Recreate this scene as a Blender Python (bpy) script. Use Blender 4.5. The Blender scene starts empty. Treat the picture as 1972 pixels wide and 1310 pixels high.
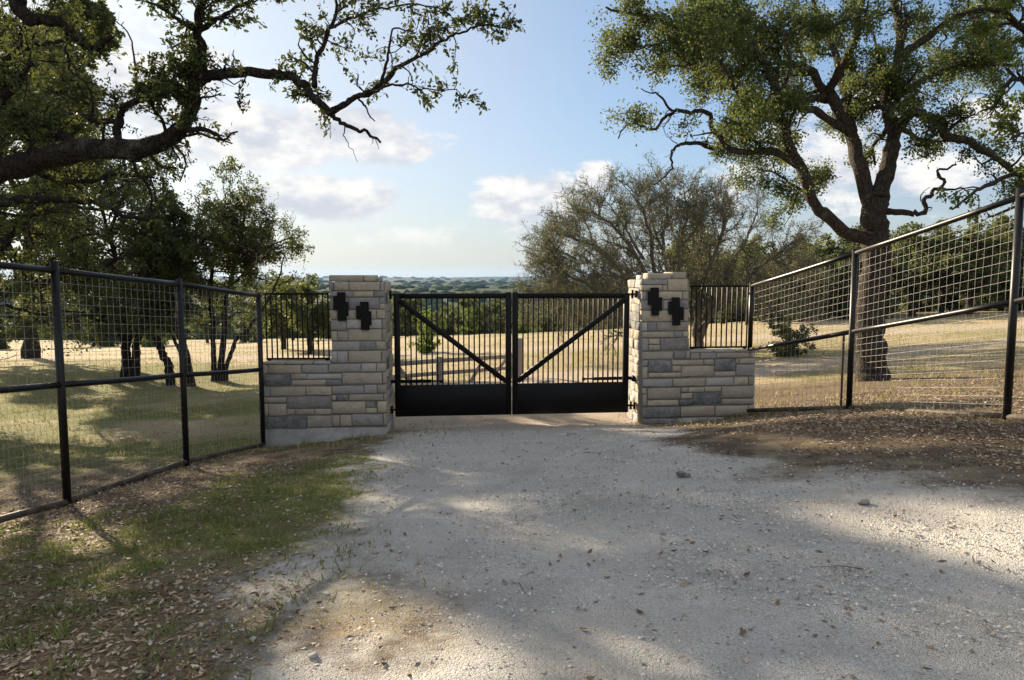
import bpy, math, random
import numpy as np
from math import radians, sin, cos, pi, atan2, sqrt
from mathutils import Vector, Matrix

random.seed(7)
RNG = np.random.default_rng(7)
SC = bpy.context.scene
COL = SC.collection

# ------------------------------------------------------------------ camera
F = 1400.0                                   # focal length in pixels of a 1972 wide picture
PITCH = math.atan(123.0 / F)
cam_d = bpy.data.cameras.new('camera')
cam_d.sensor_width = 36.0
cam_d.lens = 36.0 * F / 1972.0
cam_d.clip_start = 0.05
cam_d.clip_end = 20000
cam = bpy.data.objects.new('camera', cam_d)
COL.objects.link(cam)
CAM = np.array([0.0, 0.0, 1.6])
cam.location = CAM
cam.rotation_euler = (pi / 2 - PITCH, 0, 0)
SC.camera = cam

# ------------------------------------------------------------------ light and exposure
SUN_AZ = radians(40.0)      # left of the viewing direction
SUN_EL = radians(19.0)
SUN = np.array([-sin(SUN_AZ) * cos(SUN_EL), cos(SUN_AZ) * cos(SUN_EL), sin(SUN_EL)])
SKY_STRENGTH = 0.11
SKY_PRE, SKY_GAMMA, SKY_POST = 0.12, 0.66, (2.15, 2.68, 3.32)
HORIZON = (1.92, 1.80, 1.64)
CLOUD_DARK, CLOUD_LIT = (1.95, 2.03, 2.25), (3.2, 3.1, 2.95)
CLOUD_LO, CLOUD_HI = 0.22, 0.56
SC.view_settings.view_transform = 'Standard'
SC.view_settings.look = 'None'
SC.view_settings.gamma = 1.0
SC.view_settings.exposure = 1.62
SC.view_settings.use_curve_mapping = False
SC.cycles.use_denoising = True
SC.cycles.max_bounces = 8
SC.cycles.transparent_max_bounces = 8
SC.cycles.volume_bounces = 1
SC.cycles.sample_clamp_indirect = 6.0

sun_d = bpy.data.lights.new('sun', 'SUN')
sun_d.energy = 5.0
sun_d.angle = radians(0.55)
sun_d.color = (1.0, 0.83, 0.60)
sun_o = bpy.data.objects.new('sun', sun_d)
COL.objects.link(sun_o)
sun_o.rotation_euler = Vector(SUN).to_track_quat('Z', 'Y').to_euler()
sun_o.location = (-40, 50, 30)


class Nodes:
    """small helper round a node tree"""
    def __init__(self, tree):
        self.t = tree
        tree.nodes.clear()

    def n(self, typ, ins=None, **props):
        nd = self.t.nodes.new(typ)
        for k, v in props.items():
            setattr(nd, k, v)
        if ins:
            for k, v in ins.items():
                s = nd.inputs[k]
                if isinstance(v, bpy.types.NodeSocket):
                    self.t.links.new(v, s)
                else:
                    s.default_value = v
        return nd

    def math(self, op, a, b=0.0, c=None, clamp=False):
        ins = {0: a, 1: b}
        if c is not None:
            ins[2] = c
        return self.n('ShaderNodeMath', ins, operation=op, use_clamp=clamp).outputs[0]

    def vmath(self, op, a, b=(0, 0, 0)):
        nd = self.n('ShaderNodeVectorMath', {0: a, 1: b}, operation=op)
        return nd.outputs[1] if op in ('DOT_PRODUCT', 'LENGTH', 'DISTANCE') else nd.outputs[0]

    def noise(self, vec, scale, detail=4.0, rough=0.55, dist=0.0):
        return self.n('ShaderNodeTexNoise', {'Vector': vec, 'Scale': scale, 'Detail': detail,
                                             'Roughness': rough, 'Distortion': dist}).outputs[0]

    def ramp(self, fac, stops, interp='LINEAR'):
        nd = self.n('ShaderNodeValToRGB', {0: fac})
        nd.color_ramp.interpolation = interp
        el = nd.color_ramp.elements
        while len(el) < len(stops):
            el.new(0.5)
        for e, (p, c) in zip(el, stops):
            e.position = p
            e.color = c if len(c) == 4 else (*c, 1)
        return nd.outputs[0]

    def smooth(self, v, a, b):
        return self.n('ShaderNodeMapRange', {0: v, 1: a, 2: b, 3: 0.0, 4: 1.0},
                      interpolation_type='SMOOTHSTEP').outputs[0]

    def mix(self, fac, a, b, typ='MIX'):
        nd = self.n('ShaderNodeMix', None, data_type='RGBA', blend_type=typ)
        for s, v in ((nd.inputs[0], fac), (nd.inputs[6], a), (nd.inputs[7], b)):
            if isinstance(v, bpy.types.NodeSocket):
                self.t.links.new(v, s)
            else:
                s.default_value = v if not isinstance(v, tuple) or len(v) == 4 else (*v, 1)
        return nd.outputs[2]


def px_dir(px, py):
    u, v = (px - 986.0) / F, (655.0 - py) / F
    f = np.array([0, cos(PITCH), -sin(PITCH)])
    up = np.array([0, sin(PITCH), cos(PITCH)])
    return f + u * np.array([1.0, 0, 0]) + v * up


def at(px, py, Y):
    """world point at forward distance Y that the photograph shows at px, py"""
    d = px_dir(px, py)
    return CAM + d * (Y / d[1])


# ------------------------------------------------------------------ world
world = bpy.data.worlds.new('World')
SC.world = world
world.use_nodes = True
W = Nodes(world.node_tree)
sky = W.n('ShaderNodeTexSky', None, sky_type='NISHITA', sun_disc=False)
sky.sun_elevation = SUN_EL
sky.sun_rotation = -SUN_AZ
sky.altitude = 300
sky.air_density = 1.0
sky.dust_density = 1.2
sky.ozone_density = 1.6
tc = W.n('ShaderNodeTexCoord').outputs['Generated']
sep = W.n('ShaderNodeSeparateXYZ', {0: tc})
AZ = W.math('ARCTAN2', sep.outputs[0], sep.outputs[1])
EL = W.math('ARCSINE', sep.outputs[2])


AE = W.n('ShaderNodeCombineXYZ', {0: AZ, 1: EL, 2: 0.0}).outputs[0]
BANKS = None
# (px, py, half width, half height, strength) of the cloud banks in view; the rest of the sky is scattered noise cloud
for px, py, hw, hh, s in ((520, 262, 380, 78, 0.78), (690, 262, 130, 70, 0.66), (650, 382, 190, 58, 0.76), (803, 291, 50, 24, 0.58), (760, 455, 560, 46, 0.34),
                          (985, 388, 108, 72, 0.82), (1075, 374, 90, 58, 0.80), (1142, 354, 58, 58, 0.78),
                          (200, 130, 330, 130, 0.70), (1700, 300, 420, 140, 0.55)):
    d = px_dir(px, py)
    a0, e0 = atan2(d[0], d[1]), math.asin(d[2] / np.linalg.norm(d))
    kx, ky = F / hw, F / hh
    v = W.n('ShaderNodeVectorMath', {0: AE, 1: (kx, ky, 0), 2: (-a0 * kx, -e0 * ky, 0)}, operation='MULTIPLY_ADD').outputs[0]
    g = W.math('MULTIPLY_ADD', W.vmath('DOT_PRODUCT', v, v), -s, s)
    BANKS = g if BANKS is None else W.math('MAXIMUM', BANKS, g)
SCAT = W.math('MULTIPLY', W.smooth(W.noise(tc, 2.1, 2.0, 0.5), 0.34, 0.54), W.math('MAXIMUM', W.smooth(W.math('ABSOLUTE', AZ), 0.62, 0.95), W.smooth(EL, 0.55, 0.85)))  # out-of-view cloud, its cover thickened to brighten the ambient light
BANKS = W.math('MAXIMUM', BANKS, W.math('MULTIPLY', SCAT, 0.75))
CV = W.vmath('MULTIPLY', AE, (1.0, 1.9, 0))
nA = W.noise(CV, 8.0, 7.0, 0.66)
nB = W.noise(W.vmath('ADD', CV, (-0.020, 0.045, 0)), 8.0, 3.0, 0.55)
D0 = W.math('ADD', BANKS, W.math('MULTIPLY', W.math('SUBTRACT', nA, 0.5), 2.0))
cover = W.math('MULTIPLY', W.smooth(D0, CLOUD_LO, CLOUD_HI), W.smooth(EL, 0.01, 0.09))
lit = W.smooth(W.math('SUBTRACT', nA, nB), -0.13, 0.15)
cloud_col = W.mix(lit, CLOUD_DARK, CLOUD_LIT)
# phone-like compression of the bright half of the sky round the hidden sun
sg = W.n('ShaderNodeGamma', {'Color': W.mix(1.0, sky.outputs[0], (SKY_PRE,) * 3, 'MULTIPLY'), 'Gamma': SKY_GAMMA}).outputs[0]
sg = W.mix(1.0, sg, SKY_POST, 'MULTIPLY')
low = W.math('EXPONENT', W.math('MULTIPLY', W.math('MAXIMUM', EL, 0.0), -11.0))
sg = W.mix(W.math('MULTIPLY', low, 0.75), sg, HORIZON)
aure = W.smooth(W.vmath('DOT_PRODUCT', tc, tuple(SUN)), 0.60, 1.0)
sg = W.mix(W.math('MULTIPLY', aure, 0.42), sg, (2.7, 2.5, 2.15))
SKYCOL = W.mix(W.math('MULTIPLY', cover, 0.90), sg, cloud_col)
bg = W.n('ShaderNodeBackground', {'Color': SKYCOL, 'Strength': SKY_STRENGTH})
wo = W.n('ShaderNodeOutputWorld', {'Surface': bg.outputs[0]})
world.cycles.sampling_method = 'MANUAL'
world.cycles.sample_map_resolution = 512

# ------------------------------------------------------------------ noise and terrain
def _hash(ix, iy, seed):
    h = (ix.astype(np.int64) * 374761393 + iy.astype(np.int64) * 668265263 + seed * 1274126177) & 0xFFFFFFFF
    h = ((h ^ (h >> 13)) * 1274126177) & 0xFFFFFFFF
    return ((h ^ (h >> 16)) & 0xFFFFFF) / float(0xFFFFFF)


def vnoise(x, y, seed=0):
    x = np.asarray(x, float); y = np.asarray(y, float)
    ix, iy = np.floor(x), np.floor(y)
    fx, fy = x - ix, y - iy
    fx = fx * fx * (3 - 2 * fx); fy = fy * fy * (3 - 2 * fy)
    a, b = _hash(ix, iy, seed), _hash(ix + 1, iy, seed)
    c, d = _hash(ix, iy + 1, seed), _hash(ix + 1, iy + 1, seed)
    return (a * (1 - fx) + b * fx) * (1 - fy) + (c * (1 - fx) + d * fx) * fy


def fbm(x, y, octs=4, seed=0):
    s, a, t = 0.0, 1.0, 0.0
    for i in range(octs):
        s = s + a * vnoise(np.asarray(x) * 2 ** i, np.asarray(y) * 2 ** i, seed + i * 17)
        t += a
        a *= 0.5
    return s / t


def sstep(a, b, v):
    t = np.clip((np.asarray(v, float) - a) / (b - a), 0, 1)
    return t * t * (3 - 2 * t)


ctrl = [(0, 0, 0), (-3, 0, -.12), (3, 0, .12), (0, -8, .3), (-10, -8, .1), (10, -8, .6), (-14, 4, -.5), (12, 4, .6), (-40, -5, -.4), (40, -5, 1.2)]
for c in ((986, 1310, 2.9), (20, 1004, 7.0), (131, 967, 7.6), (362, 893, 9.8), (503, 858, 12.0), (745, 834, 12.2), (880, 820, 12.4), (986, 817, 12.4),
          (1100, 815, 12.5), (1225, 817, 12.7), (1453, 797, 12.95), (1640, 786, 10.35), (1945, 808, 7.9), (1680, 730, 16), (1500, 706, 22), (1700, 606, 50), (1950, 600, 46),
          (250, 727, 25), (325, 742, 24), (430, 738, 25), (-100, 690, 40), (100, 668, 70), (600, 652, 80), (986, 642, 80), (1230, 634, 75), (860, 745, 17), (1000, 724, 20), (1230, 694, 25),
          (-700, 690, 45), (2700, 560, 50), (1400, 640, 40)):
    ctrl.append(tuple(at(*c)))
ctrl += [(-70, 90, -5.5), (70, 95, -3.5), (0, 120, -8.5), (-90, 140, -11), (90, 140, -8), (0, 160, -12)]
CP = np.array(ctrl, float)


def _tps(d):
    return np.where(d > 1e-9, d * d * np.log(np.maximum(d, 1e-9)), 0.0)


_n = len(CP)
_K = _tps(np.hypot(CP[:, None, 0] - CP[None, :, 0], CP[:, None, 1] - CP[None, :, 1])) + np.eye(_n) * 0.5
_P = np.c_[np.ones(_n), CP[:, :2]]
_A = np.block([[_K, _P], [_P.T, np.zeros((3, 3))]])
_w = np.linalg.solve(_A, np.r_[CP[:, 2], np.zeros(3)])
FAR_Y = np.array([0, 150, 260, 450, 620, 800, 1150, 1500, 1800, 2500, 3300, 4200, 5200, 9000.])
FAR_Z = np.array([-11, -11, -18, -26, -22, -12, -34, -30, -14, -40, -30, -2, -30, -60.])


def ground_z(x, y, detail=True):
    x = np.asarray(x, float); y = np.asarray(y, float)
    sh = np.broadcast(x, y).shape
    xf, yf = np.broadcast_to(x, sh).ravel(), np.broadcast_to(y, sh).ravel()
    out = np.empty(xf.shape)
    for i in range(0, len(xf), 20000):
        a, b = xf[i:i + 20000], yf[i:i + 20000]
        ac, bc = np.clip(a, -120, 120), np.clip(b, -25, 170)
        d = np.hypot(ac[:, None] - CP[None, :, 0], bc[:, None] - CP[None, :, 1])
        near = _tps(d) @ _w[:_n] + _w[_n] + ac * _w[_n + 1] + bc * _w[_n + 2]
        r = np.hypot(a, b)
        far = np.interp(b, FAR_Y, FAR_Z) + (fbm(a / 420, b / 420, 4, 3) - .5) * 14 * sstep(200, 900, r)
        far = far + (a / 1500.0) * 3.0 * sstep(300, 3000, b)
        t = sstep(90, 175, r)
        out[i:i + 20000] = near * (1 - t) + far * t
        if detail:
            out[i:i + 20000] += (fbm(a * .55, b * .55, 3, 5) - .5) * .10 * (1 - sstep(25, 60, r))
            out[i:i + 20000] += (fbm(a * 4, b * 4, 3, 9) - .5) * .035 * (1 - sstep(14, 25, r))
    return out.reshape(sh)


def gz(x, y):
    return float(ground_z(np.array([x]), np.array([y]))[0])


# outline of the gravel drive: y, left x, right x
DR_Y = np.array([-15., 0, 2.5, 3.5, 4.4, 5.2, 6.0, 7.0, 8.8, 11., 12.3, 13.5, 15, 17, 19.0, 21.0, 22.5])
DR_L = np.array([-2.4, -1.3, -1.2, -1.35, -1.5, -1.6, -1.6, -1.6, -1.75, -2.0, -2.2, -2.3, -2.2, -1.6, -.5, 0.8, 3.])
DR_R = np.array([14., 11.0, 9.0, 7.0, 4.6, 3.4, 2.75, 2.4, 2.2, 2.2, 2.3, 2.5, 3.1, 4.5, 7.0, 9.5, 12.])


def gravel_mask(x, y):
    l, r = np.interp(y, DR_Y, DR_L), np.interp(y, DR_Y, DR_R)
    d = np.minimum(x - l, r - x) + (fbm(x * 1.3, y * 1.3, 4, 21) - .5) * 1.7
    w = .55 + .7 * sstep(9, 4, y)
    m = sstep(-w, w, d)
    m = m * (1 - .62 * np.exp(-((x + .75) / .95) ** 2 - ((y - 3.55) / .75) ** 2) * sstep(.3, .6, fbm(x * 2.2, y * 2.2, 3, 23)))
    m = m * (1 - .12 * sstep(.56, .72, fbm(x * .9 + 5, y * .9, 3, 25)))
    return m * (1 - sstep(20.5, 23, y))


def track_mask(x, y):
    """pale ranch track that crosses the field behind"""
    yc = 36 + (x + 5) * -.16 + np.sin(x * .07) * 1.5
    d = np.abs(y - yc) + (fbm(x * .4, y * .4, 3, 31) - .5) * 2.0
    m = 1 - sstep(1.2, 2.6, d)
    yc2 = 21.5 + (x - 4) * .28
    d2 = np.abs(y - yc2) + (fbm(x * .5, y * .5, 3, 33) - .5) * 1.4
    m2 = (1 - sstep(.9, 1.9, d2)) * sstep(3, 6, x)
    return np.maximum(m, m2)


def green_mask(x, y):
    n = fbm(x * .5, y * .5, 4, 41)
    left = sstep(-.2, -1.6, x) * (1 - sstep(16, 24, y))
    g = left * sstep(.36, .56, n)
    spot = np.exp(-(((x + 2.5) / 1.3) ** 2 + ((y - 5.7) / 1.2) ** 2)) * 1.3 + np.exp(-(((x + 2.6) / .8) ** 2 + ((y - 4.0) / .6) ** 2)) * .9 + np.exp(-(((x + 1.9) / .8) ** 2 + ((y - 4.3) / .9) ** 2)) * .7 + np.exp(-(((x + 1.9) / .8) ** 2 + ((y - 8.6) / 1.1) ** 2)) * .8
    g = np.maximum(g, spot * sstep(.3, .55, fbm(x * 1.7, y * 1.7, 3, 43)))
    right = sstep(4.5, 6, x) * sstep(9, 11, y) * (1 - sstep(25, 40, y)) * .45
    g = np.maximum(g, right * sstep(.52, .68, n))
    lawn = sstep(-3.5, -6, x) * sstep(8, 12, y) * (1 - sstep(30, 38, y)) * sstep(.36, .58, fbm(x * .3, y * .3, 4, 47)) * .75
    g = np.maximum(g, lawn)
    field = sstep(18, 26, y) * sstep(.50, .72, fbm(x * .12, y * .12, 4, 45)) * .5
    return np.clip(np.maximum(g, field), 0, 1)


def litter_mask(x, y):
    """brown fallen leaves: right of the drive and at the foot of the left fence"""
    r = sstep(.5, 1.6, x - np.interp(y, DR_Y, DR_R) + (fbm(x, y, 3, 51) - .5) * 1.6) * (1 - sstep(15.5, 18, y)) * sstep(3.8, 4.8, y)
    l = np.exp(-((x + 4.2 - (y - 7) * .1) / 1.3) ** 2) * (1 - sstep(8, 11, y)) * .8
    l2 = sstep(-.9, -1.8, x) * (1 - sstep(4.2, 5.4, y)) * .75
    return np.clip(np.maximum(np.maximum(r, l), l2), 0, 1)


# ------------------------------------------------------------------ object helpers
def link(o, parent=None):
    COL.objects.link(o)
    if parent is not None:
        o.parent = parent
    return o


def tag(o, label=None, cat=None, group=None, kind=None):
    for k, v in (('label', label), ('category', cat), ('group', group), ('kind', kind)):
        if v:
            o[k] = v
    return o


def thing(name, label, cat, loc=(0, 0, 0), rz=0.0, group=None):
    o = bpy.data.objects.new(name, None)
    o.empty_display_size = 0.2
    link(o)
    o.location = loc
    o.rotation_euler = (0, 0, rz)
    return tag(o, label, cat, group)


def mesh_np(name, verts, faces, material, smooth=False):
    """mesh from numpy arrays; faces is (n, k) or a list of such arrays"""
    me = bpy.data.meshes.new(name)
    fl = faces if isinstance(faces, list) else [faces]
    fl = [np.asarray(f, np.int32) for f in fl if len(f)]
    verts = np.asarray(verts, np.float32)
    me.vertices.add(len(verts))
    me.vertices.foreach_set('co', verts.ravel())
    loops = np.concatenate([f.ravel() for f in fl])
    tot = np.concatenate([np.full(len(f), f.shape[1], np.int32) for f in fl])
    start = np.concatenate([[0], np.cumsum(tot)[:-1]]).astype(np.int32)
    me.loops.add(len(loops))
    me.loops.foreach_set('vertex_index', loops)
    me.polygons.add(len(tot))
    me.polygons.foreach_set('loop_start', start)
    if smooth:
        me.polygons.foreach_set('use_smooth', np.ones(len(tot), bool))
    me.update(calc_edges=True)
    if material is not None:
        me.materials.append(material)
    return me


def obj_np(name, verts, faces, material, parent=None, smooth=False, origin=None):
    verts = np.asarray(verts, float)
    if origin is not None:
        verts = verts - np.asarray(origin)
    o = bpy.data.objects.new(name, mesh_np(name, verts, faces, material, smooth))
    if origin is not None:
        o.location = origin
    return link(o, parent)


class MB:
    """collects boxes, bars and pipes for ONE mesh object"""
    def __init__(self):
        self.v, self.q, self.t, self.nv = [], [], [], 0

    def add(self, v, q=None, t=None):
        v = np.asarray(v, float)
        if q is not None and len(q):
            self.q.append(np.asarray(q, int) + self.nv)
        if t is not None and len(t):
            self.t.append(np.asarray(t, int) + self.nv)
        self.v.append(v)
        self.nv += len(v)

    def box(self, c, size, rot=None, bevel=0.0):
        h = np.array(size, float) / 2
        if bevel <= 0:
            p = np.array([(x, y, z) for x in (-1, 1) for y in (-1, 1) for z in (-1, 1)], float) * h
            q = [(0, 1, 3, 2), (4, 6, 7, 5), (0, 4, 5, 1), (2, 3, 7, 6), (0, 2, 6, 4), (1, 5, 7, 3)]
            t = None
        else:
            b = min(bevel, h.min() * .9)
            p, idx = [], {}
            for sx in (-1, 1):
                for sy in (-1, 1):
                    for sz in (-1, 1):
                        s = np.array([sx, sy, sz])
                        for ax in range(3):
                            e = s * (h - b)
                            e[ax] = s[ax] * h[ax]
                            idx[(sx, sy, sz, ax)] = len(p)
                            p.append(e)
            p = np.array(p)
            q, t = [], []
            for ax in range(3):
                o1, o2 = (ax + 1) % 3, (ax + 2) % 3
                for s in (-1, 1):
                    def k(a, b2, axis=ax):
                        v = [0, 0, 0]; v[ax] = s; v[o1] = a; v[o2] = b2
                        return idx[(v[0], v[1], v[2], axis)]
                    f = [k(-1, -1), k(1, -1), k(1, 1), k(-1, 1)]
                    q.append(f if s > 0 else f[::-1])
            for ax in range(3):            # edges along ax
                o1, o2 = (ax + 1) % 3, (ax + 2) % 3
                for a in (-1, 1):
                    for b2 in (-1, 1):
                        def k(s, axis):
                            v = [0, 0, 0]; v[ax] = s; v[o1] = a; v[o2] = b2
                            return idx[(v[0], v[1], v[2], axis)]
                        f = [k(-1, o1), k(1, o1), k(1, o2), k(-1, o2)]
                        q.append(f if a * b2 < 0 else f[::-1])
            for sx in (-1, 1):
                for sy in (-1, 1):
                    for sz in (-1, 1):
                        f = [idx[(sx, sy, sz, i)] for i in range(3)]
                        t.append(f if sx * sy * sz > 0 else f[::-1])
        if rot is not None:
            p = p @ np.asarray(rot).T
        self.add(p + np.asarray(c), q, t)
        return self

    def bar(self, a, b, w, d, side=(1, 0, 0), bevel=0.0):
        """rectangular bar from a to b, w wide along side, d deep"""
        a, b = np.asarray(a, float), np.asarray(b, float)
        z = b - a
        L = np.linalg.norm(z)
        z /= L
        x = np.asarray(side, float)
        x = x - z * x.dot(z)
        x /= np.linalg.norm(x)
        y = np.cross(z, x)
        return self.box((a + b) / 2, (w, d, L), np.stack([x, y, z], 1), bevel)

    def pipe(self, a, b, r, n=10, r2=None, cap=True):
        self.tube(np.array([a, b], float), np.array([r, r if r2 is None else r2]), n, cap)
        return self

    def tube(self, pts, rad, n=8, cap=True):
        pts = np.asarray(pts, float)
        k = len(pts)
        tg = np.gradient(pts, axis=0)
        tg /= np.linalg.norm(tg, axis=1)[:, None] + 1e-12
        x = np.cross(tg[0], (0, 0, 1.0))
        if np.linalg.norm(x) < .1:
            x = np.cross(tg[0], (1.0, 0, 0))
        x /= np.linalg.norm(x)
        vs = []
        ang = np.arange(n) / n * 2 * pi
        for i in range(k):
            x = x - tg[i] * x.dot(tg[i])
            x /= np.linalg.norm(x) + 1e-12
            y = np.cross(tg[i], x)
            vs.append(pts[i] + rad[i] * (np.cos(ang)[:, None] * x + np.sin(ang)[:, None] * y))
        q = []
        for i in range(k - 1):
            for j in range(n):
                j2 = (j + 1) % n
                q.append((i * n + j, i * n + j2, (i + 1) * n + j2, (i + 1) * n + j))
        v = np.concatenate(vs)
        t = []
        if cap:
            c0, c1 = len(v), len(v) + 1
            v = np.concatenate([v, pts[:1], pts[-1:]])
            for j in range(n):
                j2 = (j + 1) % n
                t.append((c0, j2, j))
                t.append((c1, (k - 1) * n + j, (k - 1) * n + j2))
        self.add(v, q, t)
        return self

    def build(self, name, material, parent=None, smooth=False, origin=None):
        f = []
        if self.q:
            f.append(np.concatenate(self.q))
        if self.t:
            f.append(np.concatenate(self.t))
        return obj_np(name, np.concatenate(self.v), f, material, parent, smooth, origin)


# ------------------------------------------------------------------ materials
def new_mat(name):
    m = bpy.data.materials.new(name)
    m.use_nodes = True
    return m, Nodes(m.node_tree)


def principled(N, color, rough=0.8, normal=None, spec=0.3, metal=0.0):
    ins = {'Base Color': color if isinstance(color, bpy.types.NodeSocket) or len(color) == 4 else (*color, 1), 'Roughness': rough, 'Metallic': metal, 'Specular IOR Level': spec}
    if normal is not None:
        ins['Normal'] = normal
    return N.n('ShaderNodeBsdfPrincipled', ins)


def out(N, sh):
    N.n('ShaderNodeOutputMaterial', {'Surface': sh.outputs[0] if hasattr(sh, 'outputs') else sh})


def bump(N, h, strength=0.5, dist=0.02):
    return N.n('ShaderNodeBump', {'Height': h, 'Strength': strength, 'Distance': dist}).outputs[0]


def mat_stone(name, col, col2, spots=0.0, dark=(.05, .05, .05)):
    m, N = new_mat(name)
    co = N.n('ShaderNodeNewGeometry').outputs['Position']
    rnd = N.n('ShaderNodeObjectInfo').outputs['Random']
    n1 = N.noise(co, 7.0, 6, .6)
    n2 = N.noise(co, 34.0, 5, .65)
    n3 = N.noise(co, 150.0, 4, .6)
    c = N.mix(N.smooth(n1, .32, .68), col, col2)
    c = N.mix(N.math('MULTIPLY', N.smooth(n2, .5, .72), spots), c, dark)
    hsv = N.n('ShaderNodeHueSaturation', {'Color': c, 'Value': N.math('ADD', N.math('MULTIPLY', rnd, .34), .82), 'Saturation': N.math('ADD', N.math('MULTIPLY', rnd, .4), .75)}).outputs[0]
    h = N.math('ADD', N.math('MULTIPLY', n2, .7), N.math('MULTIPLY', n3, .35))
    h = N.math('ADD', h, N.math('MULTIPLY', N.smooth(n1, .3, .7), .8))
    out(N, principled(N, hsv, .9, bump(N, h, .85, .016), .12))
    return m


M_STONE = {
    't': mat_stone('tan_limestone', (.42, .375, .295), (.36, .32, .255), .3, (.26, .21, .155)),
    'b': mat_stone('pale_blue_limestone', (.355, .35, .345), (.39, .37, .335), .3, (.23, .225, .235)),
    'g': mat_stone('grey_limestone', (.25, .248, .25), (.32, .305, .285), .6, (.13, .128, .13)),
    'd': mat_stone('dark_grey_limestone', (.14, .145, .15), (.25, .245, .245), .8, (.05, .052, .055)),
}
M_MORTAR, N = new_mat('mortar')
co = N.n('ShaderNodeNewGeometry').outputs['Position']
out(N, principled(N, N.mix(N.noise(co, 30, 4, .6), (.19, .175, .15), (.27, .25, .22)), .95, bump(N, N.noise(co, 90, 4, .6), .6, .01), .1))
M_CONC, N = new_mat('footing_concrete')
co = N.n('ShaderNodeNewGeometry').outputs['Position']
cc = N.mix(N.smooth(N.noise(co, 5, 6, .65), .35, .65), (.36, .35, .33), (.25, .25, .245))
out(N, principled(N, cc, .95, bump(N, N.noise(co, 60, 5, .65), .6, .012), .1))

M_BLACK, N = new_mat('black_painted_steel')
co = N.n('ShaderNodeNewGeometry').outputs['Position']
n1 = N.noise(co, 6, 5, .6)
c = N.mix(N.smooth(n1, .5, .75), (.0035, .0035, .0038), (.006, .0058, .0055))
out(N, principled(N, c, N.math('ADD', N.math('MULTIPLY', n1, .25), .36), bump(N, N.noise(co, 220, 3, .6), .12, .002), .18))
M_PIPE, N = new_mat('black_pipe_paint')
co = N.n('ShaderNodeNewGeometry').outputs['Position']
n1 = N.noise(co, 9, 6, .65)
c = N.mix(N.smooth(n1, .60, .74), (.006, .0058, .0058), (.03, .024, .02))
out(N, principled(N, c, N.math('ADD', N.math('MULTIPLY', n1, .3), .26), bump(N, N.noise(co, 160, 4, .6), .2, .002), .32))
M_RUST, N = new_mat('dusty_bottom_pipe')
co = N.n('ShaderNodeNewGeometry').outputs['Position']
c = N.mix(N.smooth(N.noise(co, 7, 6, .65), .3, .7), (.03, .026, .023), (.11, .088, .07))
out(N, principled(N, c, .65, bump(N, N.noise(co, 90, 4, .6), .3, .003), .3))
M_WIRE, N = new_mat('galvanised_wire')
co = N.n('ShaderNodeNewGeometry').outputs['Position']
out(N, principled(N, N.mix(N.noise(co, 14, 3, .6), (.42, .41, .39), (.27, .26, .245)), .5, None, .5, .35))
M_WOOD, N = new_mat('weathered_grey_wood')
co = N.n('ShaderNodeNewGeometry').outputs['Position']
wv = N.vmath('MULTIPLY', co, (3, 3, 40))
c = N.mix(N.noise(wv, 2.0, 6, .6), (.17, .145, .13), (.30, .27, .25))
out(N, principled(N, c, .9, bump(N, N.noise(wv, 4, 5, .6), .5, .01), .15))
M_TPOST, N = new_mat('rusty_steel_post')
co = N.n('ShaderNodeNewGeometry').outputs['Position']
out(N, principled(N, N.mix(N.noise(co, 20, 4, .6), (.05, .03, .022), (.10, .055, .035)), .8, None, .3))


def mat_bark(name, a, b, scale=1.0):
    m, N = new_mat(name)
    co = N.n('ShaderNodeNewGeometry').outputs['Position']
    v = N.vmath('MULTIPLY', co, (1, 1, .38))
    vor = N.n('ShaderNodeTexVoronoi', {'Vector': N.vmath('ADD', v, N.vmath('MULTIPLY', N.n('ShaderNodeTexNoise', {'Vector': co, 'Scale': 9.0}).outputs[1], (.1, .1, .1))), 'Scale': 22.0 * scale}, feature='DISTANCE_TO_EDGE').outputs[0]
    n1 = N.noise(co, 3.5, 5, .6)
    n2 = N.noise(v, 26 * scale, 6, .7)
    c = N.mix(N.smooth(n2, .3, .72), a, b)
    c = N.mix(N.math('MULTIPLY', N.smooth(n1, .55, .75), .45), c, (.20, .21, .18))
    h = N.math('ADD', N.smooth(vor, 0, .22), N.math('MULTIPLY', n2, .8))
    out(N, principled(N, c, .95, bump(N, h, .9, .035), .1))
    return m


M_BARK = mat_bark('oak_bark', (.032, .026, .021), (.105, .088, .072))
M_BARK_D = mat_bark('dark_oak_bark', (.020, .017, .015), (.055, .046, .039))
M_BARK_G = mat_bark('grey_twig_bark', (.13, .118, .10), (.27, .245, .21))


def mat_leaf(name, c1, c2, c3, trans=0.35, rough=.6, spec=.2):
    m, N = new_mat(name)
    geo = N.n('ShaderNodeNewGeometry')
    r = geo.outputs['Random Per Island']
    big = N.noise(geo.outputs['Position'], .9, 3, .5)
    c = N.ramp(r, [(0, c1), (.55, c2), (1, c3)])
    c = N.n('ShaderNodeHueSaturation', {'Color': c, 'Value': N.math('ADD', N.math('MULTIPLY', big, .9), .55)}).outputs[0]
    p = principled(N, c, rough, None, spec)
    t = N.n('ShaderNodeBsdfTranslucent', {'Color': N.mix(.5, c, (.20, .22, .05), 'MIX')})
    ms = N.n('ShaderNodeMixShader', {0: trans, 1: p.outputs[0], 2: t.outputs[0]})
    out(N, ms)
    return m


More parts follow.
